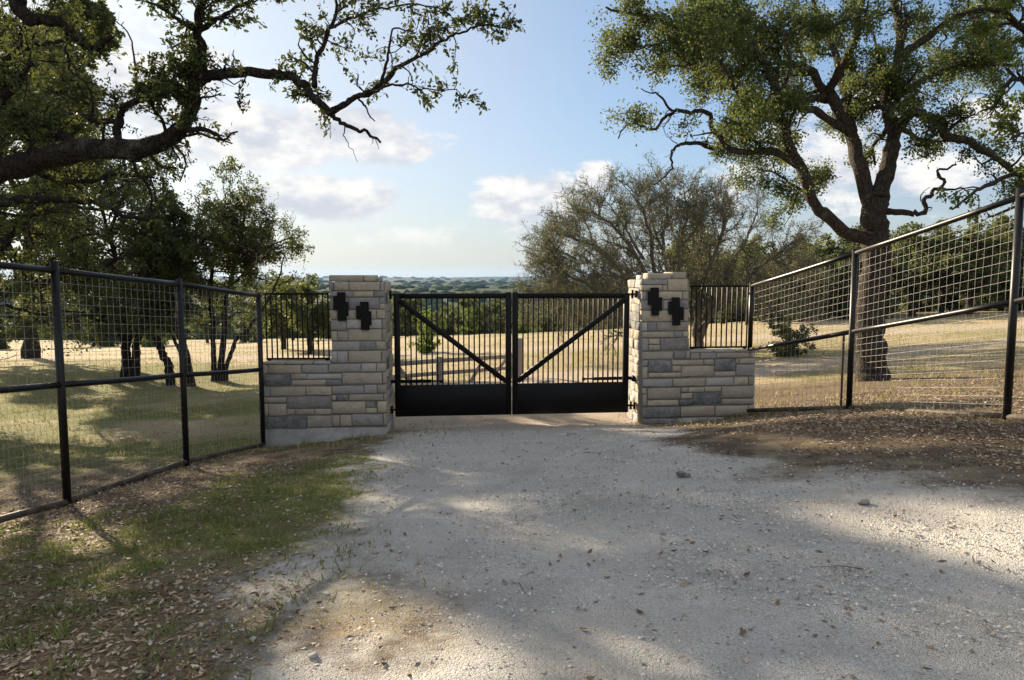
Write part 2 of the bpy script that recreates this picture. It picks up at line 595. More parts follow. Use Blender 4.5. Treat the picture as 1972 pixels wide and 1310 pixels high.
M_LEAF_N = mat_leaf('near_oak_leaf', (.022, .036, .015), (.042, .062, .021), (.095, .115, .035), .25)
M_LEAF_R = mat_leaf('right_oak_leaf', (.036, .060, .020), (.060, .092, .029), (.105, .135, .045), .40)  # leaf greens of the large right oak
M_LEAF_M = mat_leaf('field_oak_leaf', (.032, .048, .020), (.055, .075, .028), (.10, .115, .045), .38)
M_LEAF_B = mat_leaf('sparse_grey_leaf', (.072, .082, .044), (.11, .12, .062), (.16, .16, .088), .35)
M_LEAF_J = mat_leaf('juniper_leaf', (.040, .060, .026), (.066, .088, .036), (.11, .125, .05), .25)
M_LEAF_S = mat_leaf('bright_sapling_leaf', (.10, .17, .03), (.14, .22, .045), (.20, .28, .06), .4)
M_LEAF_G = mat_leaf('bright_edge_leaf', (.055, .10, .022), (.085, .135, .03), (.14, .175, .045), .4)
M_LEAF_F = mat_leaf('far_canopy', (.030, .046, .024), (.042, .060, .030), (.055, .072, .034), .0, 1.0, .0)
M_BLADE = mat_leaf('grass_blade', (.09, .145, .036), (.155, .205, .055), (.32, .29, .13), .35, .7)
M_DRY = mat_leaf('dry_grass_blade', (.29, .235, .12), (.38, .31, .165), (.48, .41, .24), .3, .8)
M_BLADE2 = mat_leaf('verge_blade', (.12, .13, .045), (.26, .22, .10), (.42, .36, .20), .3, .8)
M_LITTER = mat_leaf('fallen_leaf', (.10, .066, .040), (.24, .17, .105), (.50, .43, .33), .05, .8)


def mat_ground():
    m, N = new_mat('ground_cover')
    co = N.n('ShaderNodeNewGeometry').outputs['Position']
    g = N.n('ShaderNodeAttribute', None, attribute_name='gravel').outputs['Fac']
    gr = N.n('ShaderNodeAttribute', None, attribute_name='green').outputs['Fac']
    li = N.n('ShaderNodeAttribute', None, attribute_name='litter').outputs['Fac']
    tr = N.n('ShaderNodeAttribute', None, attribute_name='track').outputs['Fac']
    fo = N.n('ShaderNodeAttribute', None, attribute_name='forest').outputs['Fac']
    n05 = N.noise(co, .5, 5, .6)
    n2 = N.noise(co, 2.2, 6, .62)
    n9 = N.noise(co, 9.0, 6, .65)
    n40 = N.noise(co, 40.0, 5, .7)
    n120 = N.noise(co, 120.0, 3, .7)
    wh = N.n('ShaderNodeAttribute', None, attribute_name='wheel').outputs['Fac']
    # pale caliche gravel with stones
    vor = N.n('ShaderNodeTexVoronoi', {'Vector': co, 'Scale': 170.0, 'Randomness': 1.0})
    vor2 = N.n('ShaderNodeTexVoronoi', {'Vector': co, 'Scale': 75.0, 'Randomness': 1.0})
    stone = N.n('ShaderNodeSeparateColor', {0: vor.outputs['Color']}).outputs[0]
    cg = N.mix(N.smooth(n2, .28, .72), (.585, .57, .535), (.765, .75, .71))
    cg = N.mix(N.math('MULTIPLY', N.smooth(stone, .35, 1.0), .55), cg, (.66, .64, .60))
    cg = N.mix(N.math('MULTIPLY', N.smooth(stone, .30, 0.0), .42), cg, (.24, .22, .195))
    cg = N.mix(N.math('MULTIPLY', N.smooth(n05, .50, .72), .34), cg, (.46, .39, .31))
    cg = N.mix(N.math('MULTIPLY', N.smooth(n40, .54, .70), .46), cg, (.22, .20, .175))
    cg = N.mix(N.math('MULTIPLY', N.smooth(n9, .54, .74), .32), cg, (.30, .27, .235))
    st2 = N.n('ShaderNodeSeparateColor', {0: vor2.outputs['Color']}).outputs[1]
    cg = N.mix(N.math('MULTIPLY', N.smooth(st2, .8, .95), .5), cg, (.72, .70, .66))
    cg = N.mix(N.math('MULTIPLY', wh, N.math('MULTIPLY', N.smooth(n2, .3, .6), .55)), cg, (.66, .64, .60))
    cg = N.mix(N.math('MULTIPLY', N.math('SUBTRACT', 1.0, wh), N.math('MULTIPLY', N.smooth(n05, .45, .65), .28)), cg, (.38, .34, .29))
    yy = N.n('ShaderNodeSeparateXYZ', {0: co}).outputs[1]
    sand = N.math('MULTIPLY', N.smooth(yy, 11.4, 12.4), N.smooth(n2, .2, .5))
    cg = N.mix(N.math('MULTIPLY', sand, .7), cg, (.50, .38, .27))
    # bare brown earth, dry straw, green grass, leaf litter
    ce = N.mix(N.smooth(n2, .3, .7), (.14, .105, .075), (.24, .19, .14))
    cs = N.mix(N.smooth(n9, .3, .72), (.52, .435, .29), (.385, .315, .20))
    cs = N.mix(N.math('MULTIPLY', N.smooth(n2, .58, .8), .5), cs, (.26, .24, .10))
    cs = N.mix(N.math('MULTIPLY', N.smooth(n05, .45, .65), .55), cs, (.35, .325, .20))
    cw = N.mix(N.smooth(n40, .3, .7), (.115, .14, .04), (.23, .235, .085))
    cl = N.mix(N.smooth(n40, .32, .68), (.10, .074, .052), (.31, .235, .165))
    cl = N.mix(N.math('MULTIPLY', N.smooth(n120, .6, .72), .6), cl, (.40, .33, .24))
    far = N.smooth(N.n('ShaderNodeSeparateXYZ', {0: co}).outputs[1], 11.0, 14.5)
    base = N.mix(far, N.mix(N.smooth(n2, .42, .62), ce, N.mix(.45, ce, cs)), cs)
    base = N.mix(gr, base, cw)
    base = N.mix(N.math('MULTIPLY', li, N.smooth(n9, .15, .5)), base, cl)
    base = N.mix(N.math('MULTIPLY', tr, .8), base, (.50, .42, .33))
    edge = N.math('ADD', g, N.math('MULTIPLY', N.math('SUBTRACT', n9, .5), .9))
    base = N.mix(N.smooth(edge, .22, .85), base, cg)
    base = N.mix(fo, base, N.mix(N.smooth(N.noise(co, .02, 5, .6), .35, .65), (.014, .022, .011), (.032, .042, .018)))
    h = N.math('ADD', N.math('MULTIPLY', vor.outputs['Distance'], -1.2), N.math('MULTIPLY', vor2.outputs['Distance'], -1.5))
    h = N.math('ADD', h, N.math('ADD', N.math('MULTIPLY', n120, .9), N.math('MULTIPLY', n9, .9)))
    h = N.math('MULTIPLY', h, N.math('SUBTRACT', 1.0, fo))
    out(N, principled(N, base, .97, bump(N, h, 1.0, .013), .08))
    return m


M_GROUND = mat_ground()

# ------------------------------------------------------------------ the ground sheet and the drive
def axis_grid(lo, fine_lo, fine_hi, hi, step, growth):
    a = list(np.arange(fine_lo, fine_hi + 1e-6, step))
    s, x = step, fine_hi
    while x < hi:
        s *= growth
        x += s
        a.append(x)
    s, x = step, fine_lo
    b = []
    while x > lo:
        s *= growth
        x -= s
        b.append(x)
    return np.array(b[::-1] + a)


gx = axis_grid(-5000, -6.0, 6.0, 5000, .10, 1.07)
gy = axis_grid(-400, 2.2, 13.5, 8500, .10, 1.045)
GX, GY = np.meshgrid(gx, gy)
GZ = ground_z(GX, GY)
near_m = 1 - sstep(13, 20, np.hypot(GX, GY))
GR = gravel_mask(GX, GY)
wheel = np.exp(-((GX - (np.interp(GY, DR_Y, (DR_L + DR_R) / 2) - .8)) / .35) ** 2) + np.exp(-((GX - (np.interp(GY, DR_Y, (DR_L + DR_R) / 2) + .8)) / .35) ** 2)
GZ = GZ + near_m * ((fbm(GX * 9, GY * 9, 2, 61) - .5) * .014) - wheel * GR * near_m * .022
nr, nc = GX.shape
idx = np.arange(nr * nc).reshape(nr, nc)
quads = np.stack([idx[:-1, :-1], idx[:-1, 1:], idx[1:, 1:], idx[1:, :-1]], -1).reshape(-1, 4)
V = np.stack([GX, GY, GZ], -1).reshape(-1, 3)
ATT = {'gravel': GR, 'green': green_mask(GX, GY), 'litter': litter_mask(GX, GY), 'track': track_mask(GX, GY) * .9,
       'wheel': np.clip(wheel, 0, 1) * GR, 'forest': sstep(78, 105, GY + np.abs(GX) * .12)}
fg = GR.ravel()[quads].mean(1)
is_drive = (fg > .5) & (V[quads[:, 0], 1] > -12) & (V[quads[:, 0], 1] < 22)


def sub_sheet(name, sel):
    q = quads[sel]
    used, inv = np.unique(q, return_inverse=True)
    me = mesh_np(name, V[used], inv.reshape(-1, 4), M_GROUND, True)
    for k, a in ATT.items():
        at_ = me.attributes.new(k, 'FLOAT', 'POINT')
        at_.data.foreach_set('value', a.ravel()[used].astype(np.float32))
    o = link(bpy.data.objects.new(name, me))
    o['kind'] = 'structure'
    return o


sub_sheet('ground', ~is_drive)
sub_sheet('gravel_drive', is_drive)

# ------------------------------------------------------------------ masonry
class Frame:
    """vertical wall plane: s runs along the wall, n points out of the face"""
    def __init__(self, o, e):
        self.o = np.array([o[0], o[1], 0.0])
        e = np.array([e[0], e[1], 0.0])
        self.e = e / np.linalg.norm(e)
        self.n = np.array([self.e[1], -self.e[0], 0.0])      # right-hand normal of the run

    def p(self, s, z, d=0.0):
        return self.o + self.e * s + self.n * d + np.array([0, 0, z])

    def hit(self, px, py):
        d = px_dir(px, py)
        t = (self.o - CAM).dot(self.n) / d.dot(self.n)
        w = CAM + d * t
        return (w - self.o).dot(self.e), w[2]


def stone(fr, s0, z0, s1, z1, kind, parent, proud=.022, rough=.006, depth=.11, skew=.006):
    w, h = s1 - s0, z1 - z0
    if w < .015 or h < .015:
        return
    b = min(.008, w * .2, h * .2)
    nx, nz = int(np.clip(round(w / .13), 1, 3)), int(np.clip(round(h / .12), 1, 2))
    ss = np.r_[0, np.linspace(b, w - b, nx + 1), w]
    zz = np.r_[0, np.linspace(b, h - b, nz + 1), h]
    rr = np.random.default_rng(int(abs(s0 * 7919 + z0 * 104729 + w * 331) * 100) % 2 ** 31)
    pr = proud + rr.uniform(-.007, .007)
    S, Z = np.meshgrid(ss, zz)
    D = np.full(S.shape, pr - .007)
    D[1:-1, 1:-1] = pr + rr.uniform(-rough, rough, D[1:-1, 1:-1].shape)
    # joints that are not quite true
    k = rr.uniform(-skew, skew, 4) * .7
    S = S + k[0] * (Z / h) + rr.uniform(-.0025, .0025, S.shape)
    Z = Z + k[1] * (S / w - .5) + rr.uniform(-.0025, .0025, S.shape)
    R, C = S.shape
    front = np.array([fr.p(s0 + S[i, j], z0 + Z[i, j], D[i, j]) for i in range(R) for j in range(C)])
    id_ = np.arange(R * C).reshape(R, C)
    q = [(id_[i, j], id_[i, j + 1], id_[i + 1, j + 1], id_[i + 1, j]) for i in range(R - 1) for j in range(C - 1)]
    border = [id_[0, j] for j in range(C)] + [id_[i, C - 1] for i in range(1, R)] + [id_[R - 1, j] for j in range(C - 2, -1, -1)] + [id_[i, 0] for i in range(R - 2, 0, -1)]
    corners = {0: (0, 0), C - 1: (w, 0)}
    back = np.array([front[i] + fr.n * (-depth - (front[i] - fr.o).dot(fr.n)) for i in border])
    n0 = R * C
    nb = len(border)
    for i in range(nb):
        j = (i + 1) % nb
        q.append((border[i], n0 + i, n0 + j, border[j]))
    org = fr.p(s0 + w / 2, z0)
    return obj_np('stone', np.concatenate([front, back]), np.array(q), M_STONE[kind], parent, False, org)


def auto_face(fr, s0, s1, z0, z1, parent, seed, proud=.022, rough=.012):
    rr = random.Random(seed)
    z = z0
    while z < z1 - .05:
        h = min(rr.uniform(.11, .21), z1 - z)
        if z1 - z - h < .07:
            h = z1 - z
        s = s0
        while s < s1 - .04:
            w = min(rr.uniform(.18, .48), s1 - s)
            if s1 - s - w < .1:
                w = s1 - s
            stone(fr, s + .006, z + .006, s + w - .006, z + h - .006, rr.choices('tbgd', (5, 3, 2, .7))[0], parent, proud, rough)
            s += w
        z += h


def footing(fr, s0, s1, zl, zr, top, parent, depth):
    """cast concrete footing under the stones, its bottom following the ground"""
    v = [fr.p(s0, zl - .5, .03), fr.p(s1, zr - .5, .03), fr.p(s1, top, .012), fr.p(s0, top, .012),
         fr.p(s0, zl - .5, -depth), fr.p(s1, zr - .5, -depth), fr.p(s1, top, -depth), fr.p(s0, top, -depth)]
    q = [(0, 1, 2, 3), (1, 5, 6, 2), (5, 4, 7, 6), (4, 0, 3, 7), (3, 2, 6, 7), (4, 5, 1, 0)]
    return obj_np('footing', np.array(v), np.array(q), M_CONC, parent)


LEFT = [  # x0, x1, y0, y1, kind in an enlarged view of the left pillar (3.447 times, from 480, 500)
    (530, 560, 150, 205, 'g'), (565, 662, 150, 205, 't'), (667, 868, 148, 205, 't'), (873, 893, 150, 205, 'b'),
    (536, 690, 211, 249, 'g'), (693, 825, 211, 247, 't'), (829, 896, 211, 247, 'g'),
    (537, 660, 253, 331, 'g'), (664, 862, 252, 328, 'g'), (866, 898, 252, 288, 'g'), (868, 899, 292, 329, 't'),
    (538, 585, 336, 396, 't'), (588, 715, 336, 394, 't'), (719, 842, 334, 392, 't'), (847, 900, 333, 390, 't'),
    (543, 646, 400, 470, 'g'), (650, 880, 398, 456, 'b'), (884, 902, 396, 456, 't'), (545, 584, 476, 538, 't'), (588, 657, 476, 538, 't'), (662, 880, 462, 537, 't'), (884, 903, 462, 536, 't'),
    (548, 735, 545, 602, 'b'), (739, 840, 544, 600, 'g'), (844, 904, 543, 598, 't'),
    (549, 584, 608, 684, 'b'), (588, 655, 608, 684, 'b'), (660, 874, 606, 682, 't'), (878, 905, 605, 680, 't'),
    (528, 742, 691, 746, 'b'), (747, 842, 689, 744, 'b'), (847, 906, 688, 742, 't'), (350, 522, 697, 752, 'b'), (128, 345, 698, 756, 't'), (92, 123, 699, 756, 't'),
    (93, 276, 762, 833, 'd'), (281, 380, 758, 795, 't'), (385, 613, 758, 794, 'b'), (620, 884, 751, 824, 't'), (888, 907, 748, 822, 't'),
    (285, 512, 799, 833, 't'), (516, 615, 798, 833, 'd'), (98, 140, 848, 906, 'b'), (146, 375, 846, 904, 't'), (380, 547, 843, 899, 't'), (552, 762, 838, 891, 'b'), (766, 848, 832, 887, 'b'), (852, 908, 830, 884, 't'),
    (95, 247, 914, 949, 't'), (252, 547, 906, 986, 'g'), (552, 578, 899, 934, 't'), (582, 659, 897, 934, 'd'), (664, 890, 894, 935, 't'), (894, 909, 890, 934, 't'),
    (95, 126, 958, 1036, 't'), (131, 247, 958, 1036, 't'), (252, 305, 993, 1030, 't'), (309, 434, 993, 1030, 't'), (439, 547, 992, 1028, 't'), (552, 772, 941, 1021, 't'), (777, 832, 944, 980, 'g'), (777, 848, 985, 1018, 't'), (853, 910, 940, 1015, 't'),
    (97, 382, 1043, 1124, 'd'), (387, 547, 1036, 1112, 't'), (552, 600, 1034, 1106, 't'), (605, 680, 1032, 1104, 't'), (685, 888, 1026, 1100, 'g'), (892, 911, 1022, 1098, 't')]
LEFT_CAP = [(527, 755, 105, 144, 't'), (758, 826, 105, 144, 't')]
LEFT_COP = [(92, 240, 674, 694, 't'), (244, 424, 674, 693, 't'), (428, 542, 673, 692, 'b')]
RIGHT = [  # the same for the right pillar (3.853 times, from 1180, 500)
    (210, 403, 148, 185, 'g'), (407, 555, 146, 231, 't'), (212, 365, 189, 231, 't'), (369, 403, 189, 231, 't'),
    (214, 250, 238, 300, 'g'), (254, 515, 237, 297, 't'), (519, 558, 236, 294, 't'),
    (214, 375, 304, 372, 'g'), (379, 432, 303, 370, 'b'), (436, 490, 302, 368, 'g'), (494, 560, 299, 364, 'g'),
    (216, 520, 377, 461, 't'), (524, 562, 370, 458, 't'), (216, 255, 467, 529, 'b'), (259, 322, 467, 529, 'g'), (326, 562, 464, 527, 't'),
    (217, 450, 536, 579, 't'), (454, 515, 534, 576, 'g'), (519, 563, 532, 574, 't'), (217, 261, 586, 676, 'b'), (265, 348, 586, 628, 't'), (265, 348, 633, 674, 't'), (352, 566, 582, 669, 'g'),
    (218, 448, 683, 739, 't'), (452, 538, 680, 737, 'g'), (542, 570, 677, 736, 't'), (577, 643, 693, 736, 't'), (647, 763, 690, 735, 'b'), (767, 1014, 688, 729, 't'), (1018, 1052, 688, 726, 't'),
    (218, 257, 748, 791, 'g'), (261, 436, 747, 836, 'd'), (440, 671, 742, 783, 't'), (675, 749, 740, 780, 't'), (754, 909, 737, 824, 'd'), (913, 935, 734, 771, 't'), (939, 1052, 732, 770, 't'),
    (218, 258, 796, 879, 't'), (440, 503, 790, 828, 't'), (507, 750, 786, 868, 't'), (754, 908, 829, 866, 't'), (913, 1052, 777, 862, 'b'), (263, 503, 838, 874, 't'),
    (219, 441, 885, 944, 'b'), (445, 683, 880, 939, 't'), (688, 896, 875, 935, 'b'), (900, 1003, 872, 930, 't'), (1007, 1052, 870, 927, 't'),
    (219, 252, 953, 996, 't'), (257, 502, 951, 1035, 't'), (506, 556, 948, 984, 't'), (560, 676, 946, 983, 't'), (680, 803, 943, 981, 't'), (808, 1052, 937, 1026, 't'),
    (219, 252, 1000, 1083, 't'), (257, 486, 1041, 1085, 't'), (508, 591, 990, 1032, 't'), (595, 804, 988, 1073, 'd'), (490, 591, 1037, 1080, 'd'), (812, 1052, 1031, 1074, 't'),
    (218, 500, 1091, 1172, 'd'), (505, 755, 1086, 1166, 't'), (760, 1001, 1082, 1160, 't'), (1005, 1052, 1079, 1142, 't'), (218, 508, 1178, 1222, 'd')]
RIGHT_CAP = [(268, 446, 103, 143, 't'), (450, 556, 94, 143, 't')]
RIGHT_COP = [(575, 740, 674, 688, 't'), (744, 915, 674, 686, 'b'), (919, 1056, 672, 684, 't')]


def masonry(name, label, fr, table, cap, cop, ox, oy, sc, pil_px, wall_px, pillar_side, seed):
    """pillar with a low wing wall; pil_px / wall_px: pixel limits along the face"""
    root = thing(name, label, 'stone pillar', fr.p(0, 0))
    root.location = (0, 0, 0)
    cv = lambda x, y: fr.hit(ox + x / sc, oy + y / sc)
    for x0, x1, y0, y1, k in table:
        a, b = cv(x0, y1), cv(x1, y0)
        stone(fr, a[0] + .002, a[1] + .002, b[0] - .002, b[1] - .002, k, root)
    s0, s1 = fr.hit(*pil_px[0])[0], fr.hit(*pil_px[1])[0]
    w0, w1 = fr.hit(*wall_px[0])[0], fr.hit(*wall_px[1])[0]
    ztop = cv(700 if pillar_side > 0 else 400, 148)[1] + .004
    zwall = cv(*((300, 697) if pillar_side > 0 else (800, 690)))[1]
    zb = min(gz(*fr.p(s0, 0)[:2]), gz(*fr.p(w0, 0)[:2]), gz(*fr.p(w1, 0)[:2])) - .25
    PD, WD = .86, .42
    core = MB()
    rot = np.stack([fr.e, fr.n, (0, 0, 1)], 1)
    core.box(fr.p((s0 + s1) / 2, (zb + ztop) / 2, -PD / 2 + .004), (s1 - s0 - .012, PD - .012, ztop - zb - .02), rot)
    core.build('mortar_core', M_MORTAR, root)
    core2 = MB()
    core2.box(fr.p((w0 + w1) / 2, (zb + zwall) / 2, -WD / 2 + .002), (abs(w1 - w0) - .012, WD - .012, zwall - zb - .004), rot)
    core2.build('wall_core', M_MORTAR, root)
    # faces round the corners
    zlow = gz(*fr.p(s0, 0)[:2]) - .05
    inner = Frame(fr.p(s1, 0), -fr.n) if pillar_side > 0 else Frame(fr.p(s0, 0, -PD), fr.n)
    if pillar_side > 0:
        auto_face(inner, .118, PD, zlow, ztop - .01, root, seed, .014, .012)
        outer = Frame(fr.p(s0, 0, -PD), fr.n)
        auto_face(outer, 0, PD - WD, zlow, ztop - .01, root, seed + 1)
        auto_face(outer, PD - WD, PD - .118, zwall + .03, ztop - .01, root, seed + 2, .012)
        endf = Frame(fr.p(w0, 0, -WD), fr.n)
        auto_face(endf, 0, WD - .118, zlow - .1, zwall - .005, root, seed + 3)
    else:
        auto_face(inner, 0, PD - .118, zlow, ztop - .01, root, seed, .014, .016)
        outer = Frame(fr.p(s1, 0), -fr.n)
        auto_face(outer, .118, WD, zwall + .03, ztop - .01, root, seed + 2, .012)
        auto_face(outer, WD, PD, zlow, ztop - .01, root, seed + 1)
        endf = Frame(fr.p(w1, 0), -fr.n)
        auto_face(endf, .118, WD, zlow - .1, zwall - .005, root, seed + 3)
    back = Frame(fr.p(s1, 0, -PD), -fr.e)
    auto_face(back, 0, s1 - s0, zlow, ztop - .01, root, seed + 5)
    bw = Frame(fr.p(max(w0, w1), 0, -WD), -fr.e)
    auto_face(bw, 0, abs(w1 - w0), zlow, zwall - .005, root, seed + 6)
    # loose cap stones on top, coping on the wing wall
    for i, (x0, x1, y0, y1, k) in enumerate(cap):
        a, b = cv(x0, y1), cv(x1, y0)
        m = MB()
        dd = .30 if i == 0 else .50
        m.box(fr.p((a[0] + b[0]) / 2, (ztop + b[1]) / 2 + .004, -dd / 2 - (.02 if pillar_side > 0 else .06)), (b[0] - a[0], dd, b[1] - ztop), rot, .012)
        m.build('cap_stone', M_STONE[k], root)
    m = MB()
    m.box(fr.p((s0 + s1) / 2, ztop + .03, -.66), (.62, .3, .085), rot, .012)
    m.build('cap_stone', M_STONE['b'], root)
    for x0, x1, y0, y1, k in cop:
        a, b = cv(x0, y1), cv(x1, y0)
        m = MB()
        m.box(fr.p((a[0] + b[0]) / 2, zwall + .026, -WD / 2 + .012), (b[0] - a[0] - .006, WD + .03, .046), rot, .008)
        m.build('coping_stone', M_STONE[k], root)
    return root, zwall + .049, ztop, zb


pL0, pL1 = at(507, 700, 11.98), at(741, 700, 12.06)
FL = Frame(pL0, pL1 - pL0)
pR0, pR1 = at(1234, 700, 12.66), at(1453, 700, 12.88)
FR = Frame(pR0, pR1 - pR0)
rootL, ZWL, ZTL, ZBL = masonry('stone_gate_pillar', 'tan and grey limestone gate pillar left of the gate with low wing wall on its left', FL, LEFT, LEFT_CAP, LEFT_COP, 480, 500, 3.447,
                     ((638, 650), (742, 650)), ((507, 750), (640, 750)), 1, 11)
rootR, ZWR, ZTR, ZBR = masonry('stone_gate_pillar', 'tan and grey limestone gate pillar right of the gate with low wing wall on its right', FR, RIGHT, RIGHT_CAP, RIGHT_COP, 1180, 500, 3.853,
                     ((1235, 650), (1326, 650)), ((1326, 750), (1453, 750)), -1, 23)
a0, a1 = FL.hit(507, 826)[0], FL.hit(744, 822)[0]
footing(FL, a0 - .01, a1 + .012, -1.3, -1.2, FL.hit(600, 824)[1], rootL, .45)
b0, b1 = FR.hit(1312, 800)[0], FR.hit(1453, 800)[0]
footing(FR, b0, b1 + .012, -1.2, -1.1, FR.hit(1400, 803)[1], rootR, .40)

# black emblem plates on both pillars
EMB = [(185, 410), (250, 410), (250, 350), (380, 350), (380, 500), (425, 504), (428, 720), (396, 722), (396, 800), (262, 800), (259, 630), (188, 628)]
EMB2 = [(545, 562), (610, 562), (610, 500), (743, 500), (745, 648), (785, 650), (790, 868), (757, 870), (757, 946), (624, 946), (622, 775), (550, 772)]


def plate(fr, pts, ox, oy, sc, label):
    sz = [fr.hit(ox + x / sc, oy + y / sc) for x, y in pts]
    n = len(sz)
    f = np.array([fr.p(s, z, .058) for s, z in sz])
    b = np.array([fr.p(s, z, .040) for s, z in sz])
    me = bpy.data.meshes.new('emblem_plate')
    org = f.mean(0)
    faces = [list(range(n - 1, -1, -1)), [n + i for i in range(n)]] + [(i, (i + 1) % n, n + (i + 1) % n, n + i) for i in range(n)]
    v = np.concatenate([f, b]) - org
    # four stand-off studs behind the plate
    mb = MB()
    mb.v.append(v); mb.nv = len(v)
    verts = [tuple(x) for x in v]
    for i in (3, 9):
        c = (f[i] + f.mean(0)) / 2 - org
        base = len(verts)
        for dd in (-.016, -.062):
            for dx, dz in ((-.008, -.008), (.008, -.008), (.008, .008), (-.008, .008)):
                verts.append(tuple(c + fr.e * dx + np.array([0, 0, dz]) + fr.n * dd))
        for k in range(4):
            faces.append((base + k, base + (k + 1) % 4, base + 4 + (k + 1) % 4, base + 4 + k))
    me.from_pydata(verts, [], faces)
    me.materials.append(M_BLACK)
    o = link(bpy.data.objects.new('emblem_plate', me))
    o.location = org
    return tag(o, label, 'emblem', 'black emblem plates on the gate pillars')


plate(FL, EMB, 620, 520, 8.187, 'upper left black stepped metal plate on the left stone pillar')
plate(FL, EMB2, 620, 520, 8.187, 'lower right black stepped metal plate on the left stone pillar')
# the right pair was read in the other view, moved and scaled
REMB = [(253, 238), (275, 238), (275, 208), (336, 208), (336, 280), (360, 280), (360, 378), (335, 378), (335, 415), (280, 415), (280, 338), (254, 336)]
REMB2 = [(405, 310), (432, 310), (432, 280), (490, 280), (492, 350), (518, 350), (518, 448), (494, 450), (494, 487), (436, 487), (435, 408), (407, 405)]
plate(FR, REMB, 1180, 500, 3.853, 'upper left black stepped metal plate on the right stone pillar')
plate(FR, REMB2, 1180, 500, 3.853, 'lower right black stepped metal plate on the right stone pillar')

# ------------------------------------------------------------------ the gate
GA, GB = at(760, 700, 12.46), at(1210, 700, 12.88)
GF = Frame(GA, GB - GA)
zt = (at(760, 567, 12.46)[2] + at(1210, 563, 12.88)[2]) / 2
zb = (at(760, 803, 12.46)[2] + at(1210, 793, 12.88)[2]) / 2
GL = np.linalg.norm((GB - GA)[:2])
GM = GF.hit(985.5, 700)[0]
UP = np.array([0, 0, 1.0])


def gate_leaf(s0, s1, hinge_left, label, n_pick):
    root = thing('gate_leaf', label, 'gate', GF.p(s0 if hinge_left else s1, zb), 0, 'double driveway gate')
    org = np.array(root.location)
    P = lambda s, z, d=0.0: GF.p(s, z, d) - org
    ph, sw, tr = .545, .10, .088
    for s, nm in ((s0 + sw / 2, 'a'), (s1 - sw / 2, 'b')):
        ext = .02 if (s < (s0 + s1) / 2) != hinge_left else 0.0
        m = MB(); m.bar(P(s, zb), P(s, zt + ext), sw, .075, GF.e, .006); m.build('stile', M_BLACK, root)
    m = MB(); m.bar(P(s0 + sw + .001, zt - tr / 2), P(s1 - sw - .001, zt - tr / 2), tr, .072, UP, .006); m.build('top_rail', M_BLACK, root)
    zp = zb + ph
    m = MB(); m.bar(P(s0 + sw + .001, zp - .02), P(s1 - sw - .001, zp - .02), .04, .06, UP, .004); m.build('middle_rail', M_BLACK, root)
    m = MB(); m.bar(P(s0 + sw + .001, zb + .03), P(s1 - sw - .001, zb + .03), .058, .06, UP, .004); m.build('bottom_rail', M_BLACK, root)
    m = MB(); m.bar(P(s0 + sw - .01, zb + (ph) / 2, .034), P(s1 - sw + .01, zb + ph / 2, .034), ph - .004, .006, UP, .002); m.build('kick_panel', M_BLACK, root)
    g = (s1 - s0 - 2 * sw) / (n_pick + 1)
    for i in range(n_pick):
        s = s0 + sw + g * (i + 1)
        m = MB(); m.bar(P(s, zp - .001, -.005), P(s, zt - tr + .001, -.005), .024, .024, GF.e, .003); m.build('picket', M_BLACK, root)
    a, b = ((s0 + sw - .01, zt - tr - .03), (s1 - sw + .01, zp + .045))
    if not hinge_left:
        a, b = ((s1 - sw + .01, zt - tr - .03), (s0 + sw - .01, zp + .045))
    m = MB(); m.bar(P(*a, .03), P(*b, .03), .088, .042, UP, .005); m.build('diagonal_brace', M_BLACK, root)
    # hinges reaching to the pillar, and the opener arm behind
    sg = -1 if hinge_left else 1
    sh = s0 if hinge_left else s1
    for z, w in ((zt - .02, .075), (zb + .12, .07)):
        m = MB()
        m.pipe(P(sh + sg * .055, z - w), P(sh + sg * .055, z + w), .022, 12)
        m.box(P(sh + sg * .045, z), (.12, .03, .03))
        hg = m.build('hinge', M_BLACK, root)
        m = MB(); m.box(P(sh + sg * .118, z), (.03, .11, .13), None, .004); m.build('wall_plate', M_BLACK, hg)
        for q in (-1, 1):
            m = MB(); m.pipe(P(sh + sg * .098, z + q * .045, .03), P(sh + sg * .088, z + q * .045, .03), .010, 6); m.build('bolt', M_PIPE, hg)
    m = MB()
    za = zp + .055
    m.pipe(P(sh + sg * .13, za, -.1), P(sh - sg * .62, za, -.085), .03, 12)
    oa = m.build('opener_arm', M_BLACK, root)
    m = MB(); m.pipe(P(sh - sg * .62, za, -.085), P(sh - sg * .80, za, -.08), .016, 10); m.build('push_rod', M_PIPE, oa)
    m = MB(); m.box(P(sh - sg * .8, za, -.055), (.05, .07, .05), None, .004); m.build('bracket', M_BLACK, oa)
    m = MB(); m.box(P(sh + sg * .12, za - .005, -.09), (.06, .12, .10), None, .006); m.build('bracket', M_BLACK, oa)
    return root


gate_leaf(0.0, GM - .009, True, 'black steel gate leaf hung on the left pillar, brace falling to the right', 19)
gate_leaf(GM + .009, GL, False, 'black steel gate leaf hung on the right pillar, brace rising to the right', 20)


